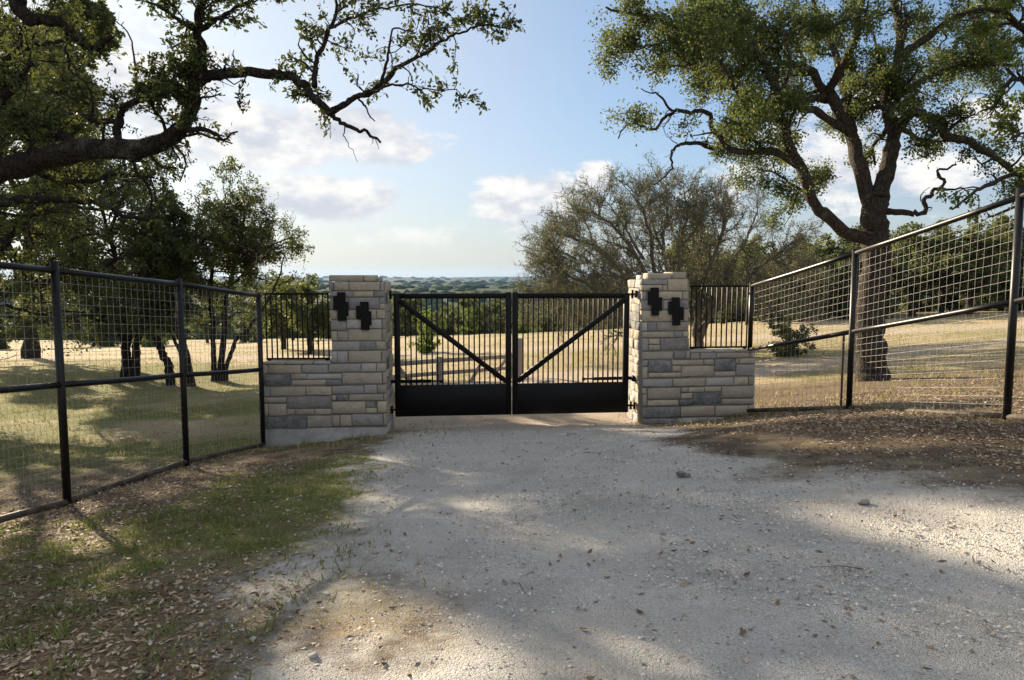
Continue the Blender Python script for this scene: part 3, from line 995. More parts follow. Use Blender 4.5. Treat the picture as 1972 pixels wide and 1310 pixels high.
# railings on the wing walls
def railing(fr, px0, px1, zbase, py_top, n, label, dpt):
    f2 = Frame(fr.p(0, 0, -dpt), fr.e)
    s0, s1 = f2.hit(px0, 620)[0], f2.hit(px1, 620)[0]
    ztop = f2.hit((px0 + px1) / 2, py_top)[1]
    root = thing('railing_panel', label, 'railing', f2.p((s0 + s1) / 2, zbase), 0, 'bar panels on the wing walls')
    org = np.array(root.location)
    P = lambda s, z, d=0.0: f2.p(s, z, d) - org
    m = MB(); m.bar(P(s0, ztop), P(s1, ztop), .032, .03, UP, .003); m.build('top_rail', M_BLACK, root)
    m = MB(); m.bar(P(s0, zbase + .03), P(s1, zbase + .03), .032, .03, UP, .003); m.build('bottom_rail', M_BLACK, root)
    for i in range(n):
        s = s0 + .015 + (s1 - s0 - .03) * i / (n - 1)
        m = MB(); m.bar(P(s, zbase + .0455), P(s, ztop - .0155), .022, .022, f2.e, .003); m.build('bar', M_BLACK, root)
    for s in (s0 + .05, s1 - .05):
        m = MB(); m.box(P(s, zbase + .008), (.05, .06, .012)); m.build('foot_plate', M_BLACK, root)


railing(FL, 511, 634, ZWL, 566, 13, 'short black bar panel standing on the left wing wall', .16)
railing(FR, 1329, 1440, ZWR, 551, 12, 'short black bar panel standing on the right wing wall', .16)


# ------------------------------------------------------------------ pipe fences with wire mesh
def wire_panel(a, b, za0, za1, zb0, zb1, step_s, step_z, r, rr, parent, double_low=False):
    """wires between posts a and b; z limits at both ends"""
    m = MB()
    a, b = np.asarray(a, float), np.asarray(b, float)
    L = np.linalg.norm(b - a)
    ns = int(L / step_s)
    q, v = [], []

    def wire(p, p2, n=5):
        k = 5
        t = np.linspace(0, 1, k)[:, None]
        pts = p + (p2 - p) * t
        pts[1:-1] += rr.normal(0, .0035, (k - 2, 3))
        m.tube(pts, np.full(k, r), 4, False)

    for i in range(1, ns):
        t = (i + rr.normal(0, .03)) / ns
        p = a + (b - a) * t
        wire(np.array([p[0], p[1], za0 + (zb0 - za0) * t]), np.array([p[0], p[1], za1 + (zb1 - za1) * t]))
    nz = int(max(za1 - za0, zb1 - zb0) / step_z)
    for j in range(1, nz):
        t = (j + rr.normal(0, .03)) / nz
        wire(np.array([a[0], a[1], za0 + (za1 - za0) * t]), np.array([b[0], b[1], zb0 + (zb1 - zb0) * t]))
    o = m.build('wire_mesh', M_WIRE, parent, True)
    o['kind'] = 'stuff'
    return o


def pipe_fence(name, label, posts, step, rr):
    """posts: (x, y, z top, z top rail, z mid rail, z bottom rail, z foot)"""
    root = thing(name, label, 'fence', (posts[1][0], posts[1][1], posts[1][5]))
    org = np.array(root.location)
    for i, p in enumerate(posts):
        m = MB()
        m.pipe((p[0] - org[0], p[1] - org[1], p[6] - org[2]), (p[0] - org[0], p[1] - org[1], p[2] - org[2]), .041, 14)
        o = m.build('post', M_PIPE, root, False)
        for f in o.data.polygons:
            f.use_smooth = len(f.vertices) == 4
    for i in range(len(posts) - 1):
        p, q = posts[i], posts[i + 1]
        for k, r, mt in ((3, .034, M_PIPE), (4, .034, M_PIPE), (5, .036, M_RUST)):
            m = MB()
            a = np.array([p[0], p[1], p[k]]) - org
            b = np.array([q[0], q[1], q[k]]) - org
            t = np.linspace(0, 1, 5)[:, None]
            pts = a + (b - a) * t
            pts[1:-1, 2] -= np.array([.4, .6, .4]) * (.012 if k != 5 else -.01)
            m.tube(pts, np.full(5, r), 12)
            o = m.build('top_rail' if k == 3 else 'middle_rail' if k == 4 else 'bottom_rail', mt, root)
            for f in o.data.polygons:
                f.use_smooth = len(f.vertices) == 4
        n = np.array([0, 0])
        a, b = np.array(p[:2]) - org[:2], np.array(q[:2]) - org[:2]
        wire_panel(a, b, p[4] + .03 - org[2], p[3] - .03 - org[2], q[4] + .03 - org[2], q[3] - .03 - org[2], step[0], step[1], .0018, rr, root)
        wire_panel(a, b, p[5] + .03 - org[2], p[4] - .03 - org[2], q[5] + .03 - org[2], q[4] - .03 - org[2], step[2], step[3], .0015 if step[2] < .09 else .0018, rr, root)
    return root


def fence_post(px, pym, Y, ytop, yrail, ymid, ybot, foot=.35):
    p = at(px, pym, Y)
    f = lambda y: at(px, y, Y)[2]
    return [p[0], p[1], f(ytop), f(yrail), f(ymid), f(ybot), f(ybot) - foot]


rrn = np.random.default_rng(3)
lp = [fence_post(502, 700, 11.86, 563, 569, 712, 856), fence_post(352, 715, 9.75, 537, 547, 722, 889), fence_post(117, 735, 7.6, 504, 521, 741, 966)]
d = np.array(lp[2]) - np.array(lp[1])
lp.append(list(np.array(lp[2]) + d * 1.0))
lp.append(list(np.array(lp[3]) + d * 1.0))
lp[3][5] += .1; lp[4][5] += .2
pipe_fence('pipe_fence', 'tall black pipe fence with wire mesh running to the left pillar', lp, (.105, .105, .075, .105), rrn)
rp = [fence_post(1446, 610, 12.72, 545, 551, 673, 791), fence_post(1641, 630, 10.35, 479, 488, 639, 786), fence_post(1952, 585, 7.9, 362, 379, 581, 803)]
rp[0][6] = ZWR
d = np.array(rp[2]) - np.array(rp[1])
rp.append(list(np.array(rp[2]) + d * 1.0))
rp.append(list(np.array(rp[3]) + d * 1.0))
pipe_fence('pipe_fence', 'tall black pipe fence with sunlit wire mesh running to the right pillar', rp, (.10, .10, .10, .10), rrn)

# steel T-post inside the right fence
p0, p1 = at(1620, 770, 11.2), at(1619, 630, 11.2)
m = MB()
m.bar((0, 0, -.4), (0, 0, p1[2] - p0[2]), .036, .006)
m.bar((0, .018, -.4), (0, .018, p1[2] - p0[2]), .006, .03)
for k in range(14):
    m.box((0, -.006, .15 + k * .08), (.014, .008, .012))
o = m.build('steel_post', M_TPOST)
o.location = (p0[0], p0[1], gz(p0[0], p0[1]))
tag(o, 'thin rusty steel post standing just behind the right mesh fence', 'post')

# weathered rail fence seen through the left gate leaf
root = thing('rail_fence', 'low weathered grey rail fence with diagonal braces seen through the left gate leaf', 'fence', at(845, 745, 17.0))
org = np.array(root.location)


def YF(px):
    return 15.2 + (px - 745) / 235.0 * 4.2


def rail(nm, x0, y0, x1, y1, w=.10, d=.05, dy=0.0):
    a, b = at(x0, y0, YF(x0) + dy), at(x1, y1, YF(x1) + dy)
    m = MB(); m.bar(a - org, b - org, w, d, UP, .006); m.build(nm, M_WOOD, root)


rail('rail', 700, 706, 846, 695, .10); rail('rail', 847, 695, 992, 686, .10)
rail('rail', 700, 731, 846, 719, .09); rail('rail', 847, 719, 992, 708, .09)
rail('rail', 700, 766, 846, 747, .09); rail('rail', 847, 747, 992, 734, .09)
rail('rail', 690, 797, 846, 768, .09)
for x, yt, yb in ((716, 694, 825), (846, 688, 790), (980, 680, 760)):
    rail('post', x, yt, x + .5, yb, .12, .12, .07)
rail('brace', 766, 706, 792, 738, .09, .05, -.06); rail('brace', 902, 744, 926, 700, .09, .05, -.06); rail('brace', 950, 724, 976, 690, .09, .05, -.06)
pp = at(1000, 742, 20)
m = MB()
rr_ = np.random.default_rng(5)
hh = at(1000, 668, 20)[2] - pp[2]
zs = np.linspace(-.3, hh, 7)
m.tube(np.c_[rr_.normal(0, .012, 7), rr_.normal(0, .012, 7), zs], .105 + rr_.normal(0, .008, 7), 12)
o = m.build('wooden_post', M_WOOD, None, True)
o.location = (pp[0], pp[1], gz(pp[0], pp[1]))
tag(o, 'stout round wooden post seen through the right gate leaf beside its inner stile', 'post')

# ------------------------------------------------------------------ trees
def unit(v):
    return v / (np.linalg.norm(v, axis=-1, keepdims=True) + 1e-9)


def catmull(P, n):
    P = np.asarray(P, float)
    Q = np.concatenate([[2 * P[0] - P[1]], P, [2 * P[-1] - P[-2]]])
    outp = []
    m = len(P) - 1
    for i in range(m):
        t = np.linspace(0, 1, n, endpoint=(i == m - 1))[:, None]
        a, b, c, d = Q[i], Q[i + 1], Q[i + 2], Q[i + 3]
        outp.append(.5 * ((2 * b) + (c - a) * t + (2 * a - 5 * b + 4 * c - d) * t ** 2 + (3 * b - a - 3 * c + d) * t ** 3))
    return np.concatenate(outp)


def tubes_np(P, R, S):
    """(N,K,3) lines with (N,K) radii -> verts, quads"""
    N_, K = P.shape[:2]
    tg = unit(np.gradient(P, axis=1))
    mean = unit(P[:, -1] - P[:, 0])
    ref = np.where(np.abs(mean[:, 2:3]) < .8, np.array([[0, 0, 1.0]]), np.array([[1.0, 0, 0]]))
    x = unit(np.cross(tg, ref[:, None, :]))
    y = np.cross(tg, x)
    ang = np.arange(S) / S * 2 * pi
    V_ = P[:, :, None, :] + R[:, :, None, None] * (np.cos(ang)[None, None, :, None] * x[:, :, None, :] + np.sin(ang)[None, None, :, None] * y[:, :, None, :])
    base = (np.arange(N_) * K * S)[:, None, None] + (np.arange(K - 1) * S)[None, :, None]
    j = np.arange(S)[None, None, :]
    j2 = (j + 1) % S
    q = np.stack([base + j, base + j2, base + S + j2, base + S + j], -1).reshape(-1, 4)
    return V_.reshape(-1, 3), q


class Tree:
    def __init__(self, seed):
        self.r = np.random.default_rng(seed)
        self.wv, self.wq, self.nv = [], [], 0
        self.lv = []
        self.lines = {0: []}        # level -> list of (pts(N,K,3), rad(N,K))

    def _wood(self, v, q):
        self.wq.append(q + self.nv)
        self.wv.append(v)
        self.nv += len(v)

    def limb(self, pts, r0, r1, gnarl=.03, n=7, sides=10, level=0, rpow=.8, flare=0.0):
        P = catmull(pts, n)
        k = len(P)
        t = np.linspace(0, 1, k)
        g = self.r.normal(0, 1, (k, 3))
        g = (g + np.roll(g, 1, 0) + np.roll(g, -1, 0)) / 2
        P = P + g * gnarl * np.minimum(1, np.minimum(t, 1) * 6)[:, None]
        R = r0 + (r1 - r0) * t ** rpow
        R = R * (1 + self.r.normal(0, .06, k))
        if flare:
            R = R * (1 + flare * np.exp(-t * 14))
        m = MB()
        m.tube(P, R, sides, True)
        self._wood(np.concatenate(m.v), np.concatenate([np.concatenate(m.q)] + [np.c_[t_, t_[:, -1:]] for t_ in m.t]) if m.t else np.concatenate(m.q))
        self.lines.setdefault(level, []).append((P[None], R[None]))
        return P, R

    def spawn(self, src, dst, density, length, K=6, wander=.35, up=.15, spread=(35, 75), t0=.15, ratio=.55, rmin=.004, sides=5, out_c=None, out_w=0.0, rtip=.35, lmul_tip=.6, rmax=None):
        """grow branches of level dst from all lines of level src"""
        r = self.r
        pos, tan, rad, lm = [], [], [], []
        for P, R in self.lines.get(src, []):
            N_, K0 = P.shape[:2]
            seg = np.linalg.norm(np.diff(P, axis=1), axis=2)
            L = seg.sum(1)
            cnt = r.poisson(np.maximum(L * (1 - t0) * density, .2))
            for i in np.nonzero(cnt)[0] if N_ > 1 else [0]:
                c = cnt[i]
                if c == 0:
                    continue
                t = t0 + (1 - t0) * r.random(c) ** .85
                f = t * (K0 - 1)
                a = np.minimum(f.astype(int), K0 - 2)
                w = (f - a)[:, None]
                pos.append(P[i, a] * (1 - w) + P[i, a + 1] * w)
                tan.append(unit(P[i, a + 1] - P[i, a]))
                rad.append(R[i, a] * (1 - w[:, 0]) + R[i, a + 1] * w[:, 0])
                lm.append(1 - (1 - lmul_tip) * t)
        if not pos:
            return
        pos, tan, rad, lm = np.concatenate(pos), np.concatenate(tan), np.concatenate(rad), np.concatenate(lm)
        n = len(pos)
        side = unit(np.cross(tan, r.normal(0, 1, (n, 3))))
        a = np.radians(r.uniform(*spread, n))[:, None]
        d = unit(tan * np.cos(a) + side * np.sin(a) + np.array([0, 0, up]))
        if out_c is not None:
            d = unit(d + unit(pos - np.asarray(out_c)) * out_w)
        L = r.uniform(length[0], length[1], n) * lm
        P = np.empty((n, K, 3))
        P[:, 0] = pos
        for k in range(1, K):
            d = unit(d + r.normal(0, wander, (n, 3)) + np.array([0, 0, up * .35]))
            P[:, k] = P[:, k - 1] + d * (L / (K - 1))[:, None]
        r0 = np.maximum(rad * ratio, rmin)
        if rmax:
            r0 = np.minimum(r0, rmax)
        R = r0[:, None] * np.linspace(1, rtip, K)[None, :]
        v, q = tubes_np(P, R, sides)
        self._wood(v, q)
        self.lines.setdefault(dst, []).append((P, R))

    def leaves(self, src, per, size, width=.45, t0=.25, droop=.1, fine=False, spread=.03, keep=None, clump=0.0, along=.6, cs=.55):
        r = self.r
        for P, R in self.lines.get(src, []):
            N_, K = P.shape[:2]
            if clump > 0:      # bare twigs here, dense ones there
                c = vnoise3(P[:, K // 2], cs, 5)
                pp = np.clip((c - clump) * 4.0, 0, 1.6) * per
            else:
                pp = np.full(N_, float(per))
            cnt = r.poisson(pp)
            ii = np.repeat(np.arange(N_), cnt)
            n = len(ii)
            if n == 0:
                continue
            t = t0 + (1 - t0) * r.random(n)
            f = t * (K - 1)
            a = np.minimum(f.astype(int), K - 2)
            w = (f - a)[:, None]
            p = P[ii, a] * (1 - w) + P[ii, a + 1] * w + r.normal(0, spread, (n, 3))
            tg = unit(P[ii, a + 1] - P[ii, a])
            if keep is not None:
                k = keep(p)
                p, tg = p[k], tg[k]
                n = len(p)
            ax = unit(tg * along + r.normal(0, .65, (n, 3)) + np.array([0, 0, -droop]))
            nm = unit(np.cross(ax, r.normal(0, 1, (n, 3))))
            sd = np.cross(ax, nm)
            L = r.uniform(size[0], size[1], n)[:, None]
            Wd = L * width * r.uniform(.8, 1.2, (n, 1))
            if fine:
                q = [p, p + ax * L * .33 + sd * Wd * .5 + nm * L * .05, p + ax * L * .72 + sd * Wd * .42 + nm * L * .04, p + ax * L - nm * L * .06,
                     p + ax * L * .72 - sd * Wd * .42 + nm * L * .04, p + ax * L * .33 - sd * Wd * .5 + nm * L * .05]
                self.lv.append(np.stack(q, 1))
            else:
                q = [p, p + ax * L * .5 + sd * Wd * .5 + nm * L * .06, p + ax * L, p + ax * L * .5 - sd * Wd * .5 + nm * L * .06]
                self.lv.append(np.stack(q, 1))

    def count(self):
        return sum(len(x) for x in self.lv)

    def build(self, name, label, cat, base, bark, leaf, group=None):
        base = np.asarray(base, float)
        root = thing(name, label, cat, base, 0, group)
        w = obj_np('trunk', np.concatenate(self.wv) - base, np.concatenate(self.wq), bark, root, True)
        if self.lv:
            k = self.lv[0].shape[1]
            L = np.concatenate(self.lv)
            v = L.reshape(-1, 3) - base
            i = np.arange(len(L))[:, None] * k
            if k == 6:
                fq = np.concatenate([i + np.array([0, 1, 2, 3]), i + np.array([0, 3, 4, 5])])
            else:
                fq = i + np.array([0, 1, 2, 3])
            c = obj_np('crown', v, fq, leaf, root)
            c['kind'] = 'stuff'
        return root


def vnoise3(p, scale, seed):
    return (vnoise(p[:, 0] / scale + 31.7, p[:, 1] / scale + p[:, 2] / scale * .37, seed) + vnoise(p[:, 0] / scale * .6 - p[:, 1] / scale * .5, p[:, 2] / scale, seed + 7)) / 2


def copy_tree(root, loc, rz, scale, label, group=None, name=None):
    o = root.copy()
    if name:
        o.name = name
    link(o)
    o.location = loc
    o.rotation_euler = (0, 0, rz)
    o.scale = scale
    o['label'] = label
    if group:
        o['group'] = group
    for ch in list(root.children):
        c = ch.copy()
        link(c, o)
    return o


def trace(pts, Y):
    """(px, py[, dY]) -> world points round distance Y"""
    return np.array([at(p[0], p[1], Y + (p[2] if len(p) > 2 else 0)) for p in pts])


# ---- the big oak behind the right fence
YR = 16.0
T = Tree(101)
gb = at(1682, 740, YR)
base = (gb[0], gb[1], gz(gb[0], gb[1]))
T.limb(np.concatenate([[[base[0], base[1], base[2] - .3]], trace([(1680, 715), (1672, 640), (1683, 545), (1688, 470), (1684, 420), (1692, 372)], YR)]), .37, .24, .02, 8, 18, flare=.45)
LIMBS = [  # traced limbs of the photograph with depth offsets
    ([(1690, 390, 0), (1712, 320, .1), (1722, 255, .2), (1705, 190, .5), (1735, 90, .9), (1725, -40, 1.3), (1760, -160, 1.5)], .21, .05),
    ([(1672, 462, 0), (1622, 442, -.3), (1570, 393, -.7), (1535, 315, -1.0), (1505, 235, -1.2), (1492, 175, -1.3), (1462, 115, -1.4), (1400, 68, -1.6), (1330, 55, -1.8), (1250, 38, -2.0), (1165, 12, -2.2)], .155, .02),
    ([(1536, 318, -1.0), (1485, 292, -1.1), (1410, 288, -1.2), (1375, 245, -1.3), (1345, 212, -1.4), (1295, 214, -1.5), (1262, 248, -1.5), (1215, 238, -1.6), (1190, 265, -1.6)], .085, .012),
    ([(1684, 410, 0), (1652, 325, .3), (1640, 255, .5), (1592, 182, .4), (1552, 132, .2), (1500, 118, 0), (1432, 62, -.2), (1380, 10, -.4)], .19, .03),
    ([(1640, 258, .5), (1565, 212, .3), (1500, 212, .1), (1432, 248, 0), (1372, 284, -.2), (1330, 275, -.3), (1298, 285, -.4), (1293, 325, -.4), (1258, 358, -.4)], .10, .012),
    ([(1592, 185, .4), (1490, 200, 0), (1402, 168, -.3), (1366, 138, -.4), (1335, 100, -.6)], .09, .02),
    ([(1716, 262, .2), (1762, 214, -.2), (1800, 234, -.5), (1832, 264, -.8), (1882, 276, -1.1), (1932, 316, -1.3), (1985, 350, -1.5)], .13, .05),
    ([(1704, 407, 0), (1745, 412, -.2), (1778, 408, -.3), (1786, 378, -.4), (1812, 362, -.5), (1808, 330, -.5), (1832, 318, -.6)], .075, .02),
    ([(1728, 120, .8), (1800, 60, .6), (1870, 20, .3), (1950, 0, 0)], .10, .03),
    ([(1706, 190, .5), (1790, 150, 1.0), (1870, 120, 1.4), (1960, 130, 1.8)], .10, .03),
    ([(1640, 255, .5), (1612, 120, 1.2), (1570, 10, 1.8), (1530, -100, 2.0)], .12, .03),
    ([(1505, 235, -1.2), (1440, 205, -2.0), (1390, 120, -2.4), (1330, 130, -2.6)], .07, .015),
    ([(1592, 182, .4), (1640, 90, -.8), (1660, 0, -1.4), (1650, -100, -1.6)], .10, .03),
    ([(1570, 395, -.7), (1545, 370, .3), (1500, 340, 1.0), (1470, 330, 1.5)], .06, .015),
    ([(1462, 115, -1.4), (1420, 20, -1.0), (1380, -80, -.8)], .08, .02),
    ([(1330, 55, -1.8), (1260, 90, -1.6), (1225, 80, -1.5)], .04, .012),
    ([(1812, 362, -.5), (1850, 368, -.6), (1875, 372, -.6)], .03, .01),
    ([(1295, 214, -1.5), (1270, 185, -1.5), (1238, 172, -1.6)], .03, .008),
]
for i, (pts, r0, r1) in enumerate(LIMBS):
    dead = i in (7, 16, 17)
    T.limb(trace(pts, YR), r0, r1, .035, 6, 10, level=9 if dead else (8 if i in (2, 4) else 0))
c0 = at(1600, 200, YR)
T.lines[0] = T.lines[0][1:]                    # nothing sprouts from the bole
T.spawn(0, 1, 3.4, (.7, 1.9), 7, .34, .12, (35, 80), .25, .5, .012, 6, c0, .25)
T.spawn(9, 5, 2.5, (.2, .6), 5, .45, .05, (40, 85), .3, .4, .006, 4)
T.spawn(8, 5, 3.5, (.25, .8), 6, .4, .05, (30, 75), .3, .4, .006, 4)
T.spawn(8, 1, .8, (.4, .9), 6, .4, .05, (30, 75), .05, .4, .006, 4)
T.spawn(5, 6, 3, (.1, .3), 4, .4, .05, (30, 75), .2, .5, .004, 3)
T.spawn(1, 2, 6.5, (.30, .85), 6, .36, .05, (30, 75), .2, .5, .006, 4)
T.spawn(2, 3, 13, (.14, .38), 2, .35, .0, (30, 75), .2, .55, .0035, 3)
T.spawn(0, 2, 2.5, (.25, .7), 6, .36, .05, (40, 85), .2, .2, .006, 4, rmax=.012)
T.spawn(0, 3, 4.0, (.15, .4), 4, .36, .05, (40, 85), .2, .2, .0035, 3, rmax=.006)
T.leaves(3, 23, (.046, .080), .55, .1, .12, spread=.08, clump=.02, cs=.8)
T.leaves(2, 25, (.046, .080), .55, .2, .12, spread=.12, clump=.02, cs=.8)
print('right oak leaves', T.count())
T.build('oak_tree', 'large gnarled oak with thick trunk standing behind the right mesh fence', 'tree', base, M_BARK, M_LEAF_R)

# ---- the near oak whose limb hangs over from the left
YN = 7.0
T = Tree(202)
base = (-9.2, 8.6, gz(-9.2, 8.6))
T.limb(np.array([(-9.2, 8.6, base[2] - .3), (-9.15, 8.55, base[2] + .7), (-8.9, 8.4, 1.0), (-8.4, 8.1, 1.9)]), .55, .38, .03, 8, 16, flare=.4, level=7)
T_OUT = Tree(203)  # outer limbs, mostly out of view, leafed densely to shade the foreground
TI = T
T = T_OUT
T.limb(np.array([(-9.2, 8.6, .9), (-9.8, 8.9, 2.2), (-10.2, 9.3, 3.6), (-10.0, 9.8, 5.2), (-9.4, 10.2, 6.6)]), .36, .10, .05, 8, 10)
T.limb(np.array([(-9.0, 8.5, 1.2), (-8.8, 9.4, 2.4), (-8.4, 10.6, 3.4), (-7.6, 11.8, 4.0), (-6.6, 12.6, 4.3)]), .26, .05, .05, 8, 10)
T.limb(np.array([(-9.1, 8.4, 1.2), (-9.0, 7.4, 2.6), (-8.2, 6.2, 3.8), (-7.2, 5.2, 4.6), (-6.2, 4.6, 5.0)]), .28, .05, .05, 8, 10)
T.limb(np.array([(-10.1, 9.2, 3.2), (-9.0, 10.0, 4.6), (-7.8, 10.6, 5.6), (-6.4, 10.6, 6.2), (-5.0, 10.0, 6.4)]), .17, .04, .05, 8, 10)
T.limb(np.array([(-8.9, 8.8, 1.2), (-8.6, 10, 2.1), (-7.9, 11.2, 2.7), (-7.0, 12, 2.8), (-6.2, 12.4, 2.6)]), .14, .03, .04, 8, 8)
T.limb(np.array([(-9.1, 8.9, 1.3), (-9.8, 10.8, 2.3), (-9.7, 12.6, 2.9), (-9.0, 14.2, 3.0)]), .14, .03, .04, 8, 8)
T.limb(np.array([(-9.1, 8.7, 1.6), (-8.4, 9.6, 3.2), (-7.4, 10.2, 4.3), (-6.2, 10.4, 4.9)]), .14, .03, .04, 8, 8)
T.limb(np.array([(-9.0, 8.4, 1.3), (-8.3, 8.0, 2.4), (-7.6, 7.4, 3.2), (-6.9, 6.6, 3.8)]), .12, .03, .04, 8, 8)
T.limb(np.array([(-10.0, 9.6, 4.4), (-8.6, 8.6, 5.6), (-7.2, 7.6, 6.2), (-5.8, 6.8, 6.4)]), .14, .03, .05, 8, 8)
T.limb(np.array([(-9.6, 10.0, 5.8), (-8.2, 11.4, 6.6), (-6.8, 12.2, 7.0)]), .12, .03, .05, 8, 8)
T.spawn(0, 1, 4.0, (.7, 1.7), 6, .33, .08, (35, 80), .25, .4, .012, 4, rmax=.03)
T.spawn(1, 2, 8.0, (.3, .7), 4, .33, .04, (30, 75), .15, .5, .006, 3)
T.leaves(2, 12, (.07, .11), .5, .0, .15, spread=.07, clump=.20, cs=1.3)
T.leaves(1, 9, (.07, .11), .5, .3, .15, spread=.09, clump=.20, cs=1.3)
print('near oak outer leaves', T.count())
T = TI
NL = [
    ([(-330, 425, 1.0), (-180, 375, .6), (-60, 345, .3), (40, 318, .15), (150, 290, .1), (250, 286, .05), (315, 272, 0), (352, 240, 0), (370, 195, -.05), (384, 152, -.1)], .175, .05),
    ([(384, 152, -.1), (386, 105, -.1), (378, 60, -.2), (390, 10, -.3), (400, -60, -.4), (380, -140, -.5)], .060, .02),
    ([(384, 156, -.1), (415, 142, -.15), (470, 140, -.2), (525, 142, -.25), (560, 152, -.3), (590, 170, -.3), (612, 195, -.35), (636, 216, -.35)], .052, .034),
    ([(636, 216, -.35), (668, 198, -.4), (700, 180, -.45), (735, 158, -.5), (775, 128, -.55), (815, 102, -.6), (850, 78, -.65), (890, 62, -.7), (940, 48, -.75), (985, 55, -.8)], .032, .005),
    ([(636, 216, -.35), (655, 235, -.35), (690, 246, -.35), (712, 262, -.35), (728, 275, -.35)], .024, .010),
    ([(606, 168, -.3), (608, 130, -.25), (615, 95, -.2), (632, 55, -.15), (648, 10, -.1), (640, -60, 0)], .028, .012),
    ([(322, 268, 0), (345, 250, -.15), (385, 250, -.3), (415, 258, -.4), (432, 267, -.45), (462, 252, -.5)], .034, .007),
    ([(228, 282, .05), (228, 235, 0), (240, 205, -.05), (272, 192, -.1), (305, 184, -.1), (330, 160, -.15), (352, 130, -.15)], .042, .014),
    ([(20, -60, -.4), (38, 10, -.4), (58, 35, -.4), (95, 38, -.4), (125, 48, -.4), (152, 78, -.4), (185, 92, -.4), (212, 70, -.4)], .075, .02),
    ([(125, 48, -.4), (128, 90, -.4), (134, 130, -.4), (160, 150, -.4), (185, 163, -.4)], .016, .005),
    ([(265, 190, -.1), (262, 120, -.05), (246, 65, 0), (215, 30, 0)], .014, .004),
    ([(700, 180, -.45), (735, 172, -.6), (775, 162, -.7), (815, 172, -.8), (880, 175, -.85)], .015, .004),
    ([(690, 186, -.45), (705, 210, -.45), (722, 234, -.45)], .012, .005),
    ([(664, 238, -.35), (662, 262, -.35), (676, 284, -.35), (687, 312, -.35)], .006, .002),
    ([(735, 158, -.5), (745, 100, -.4), (760, 60, -.3), (800, 68, -.3)], .016, .005),
    ([(378, 60, -.2), (430, 35, -.1), (480, 0, 0), (530, -60, .1)], .03, .01),
    ([(150, 292, .1), (110, 250, .4), (60, 225, .7), (0, 235, 1.0), (-60, 230, 1.3)], .06, .02),
    ([(60, 315, .15), (90, 340, .6), (150, 350, 1.0), (230, 335, 1.3), (300, 345, 1.5)], .05, .012),
    ([(632, 55, -.15), (700, 30, -.2), (770, 10, -.3), (850, 15, -.4)], .016, .005),
    ([(378, 60, -.2), (330, 30, -.3), (280, 0, -.4)], .025, .01),
    ([(-60, 345, .3), (-40, 260, .1), (0, 200, -.1), (40, 150, -.2), (60, 120, -.2)], .09, .02),
    ([(-180, 375, .6), (-160, 200, .4), (-90, 60, .2), (-20, -60, 0)], .15, .05),
]
STUB = (4, 6, 9, 10, 12, 13)
for i, (pts, r0, r1) in enumerate(NL):
    T.limb(trace(pts, YN), r0, r1, .012, 6, 10, level=9 if i in STUB else (0 if i in (0, 20, 21) else 1))
T.spawn(9, 6, 4.5, (.05, .22), 4, .4, .0, (40, 85), .3, .45, .0025, 4)
T.spawn(0, 2, 9.0, (.35, .9), 7, .33, .1, (35, 80), .3, .25, .006, 5, rmax=.02)
T.spawn(1, 2, 13, (.22, .62), 7, .33, .08, (35, 80), .12, .45, .004, 4, rmax=.012)
T.spawn(2, 3, 13, (.10, .30), 4, .33, .0, (30, 75), .15, .55, .0022, 3)
T.spawn(1, 3, 5.0, (.10, .28), 5, .33, .0, (30, 75), .1, .2, .0022, 3, rmax=.004)
T.spawn(3, 6, 2.0, (.05, .16), 4, .33, .0, (20, 60), .5, .6, .0014, 3)
T.leaves(3, 17, (.032, .058), .42, .1, .18, fine=True, spread=.016, clump=.24)
T.leaves(2, 12, (.032, .058), .42, .3, .18, fine=True, spread=.024, clump=.24)
print('near oak leaves', T.count())
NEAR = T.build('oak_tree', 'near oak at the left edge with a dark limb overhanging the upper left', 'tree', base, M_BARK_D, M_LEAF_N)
nb_ = np.array(base)
obj_np('limb', np.concatenate(T_OUT.wv) - nb_, np.concatenate(T_OUT.wq), M_BARK_D, NEAR, True)
L_ = np.concatenate(T_OUT.lv)
obj_np('crown', L_.reshape(-1, 3) - nb_, np.arange(len(L_))[:, None] * 4 + np.arange(4), M_LEAF_N, NEAR)['kind'] = 'stuff'

# ---- the right-hand neighbour, mostly outside the frame
T = Tree(303)
base = at(2180, 760, 12.6)
base[2] = gz(base[0], base[1])
T.limb(np.concatenate([[base - (0, 0, .3)], trace([(2175, 640), (2150, 500), (2110, 390), (2070, 320)], 12.6)]), .30, .15, .02, 8, 14, flare=.4, level=7)
for pts, r0, r1 in (([(2075, 325), (2010, 300, -.3), (1950, 335, -.5), (1880, 370, -.6), (1835, 395, -.7)], .09, .015),
                    ([(2080, 330), (2020, 210, .2), (1965, 150, .2), (1925, 190, .1), (1890, 215, 0)], .10, .015),
                    ([(2080, 330), (2040, 130, 0), (1970, 50, -.2), (1900, 25, -.3), (1840, 30, -.4)], .12, .02),
                    ([(2110, 390), (2040, 400, .4), (1970, 400, .6), (1900, 420, .8)], .08, .015),
                    ([(2070, 320), (2120, 150, .4), (2160, 0, .8)], .14, .04),
                    ([(2010, 300, -.3), (1975, 260, -.6), (1945, 265, -.8)], .04, .012)):
    T.limb(trace(pts, 12.6), r0, r1, .03, 6, 8)
T.spawn(0, 1, 4.0, (.4, 1.1), 6, .35, .1, (35, 80), .2, .45, .01, 5, rmax=.03)
T.spawn(1, 2, 8, (.2, .5), 5, .35, .0, (30, 75), .15, .5, .005, 4)
T.spawn(2, 3, 9, (.1, .25), 4, .35, .0, (30, 75), .15, .55, .003, 3)
T.leaves(3, 16, (.05, .085), .55, .1, .12, spread=.03, clump=.32)
T.leaves(2, 8, (.05, .085), .55, .2, .12, spread=.04, clump=.32)
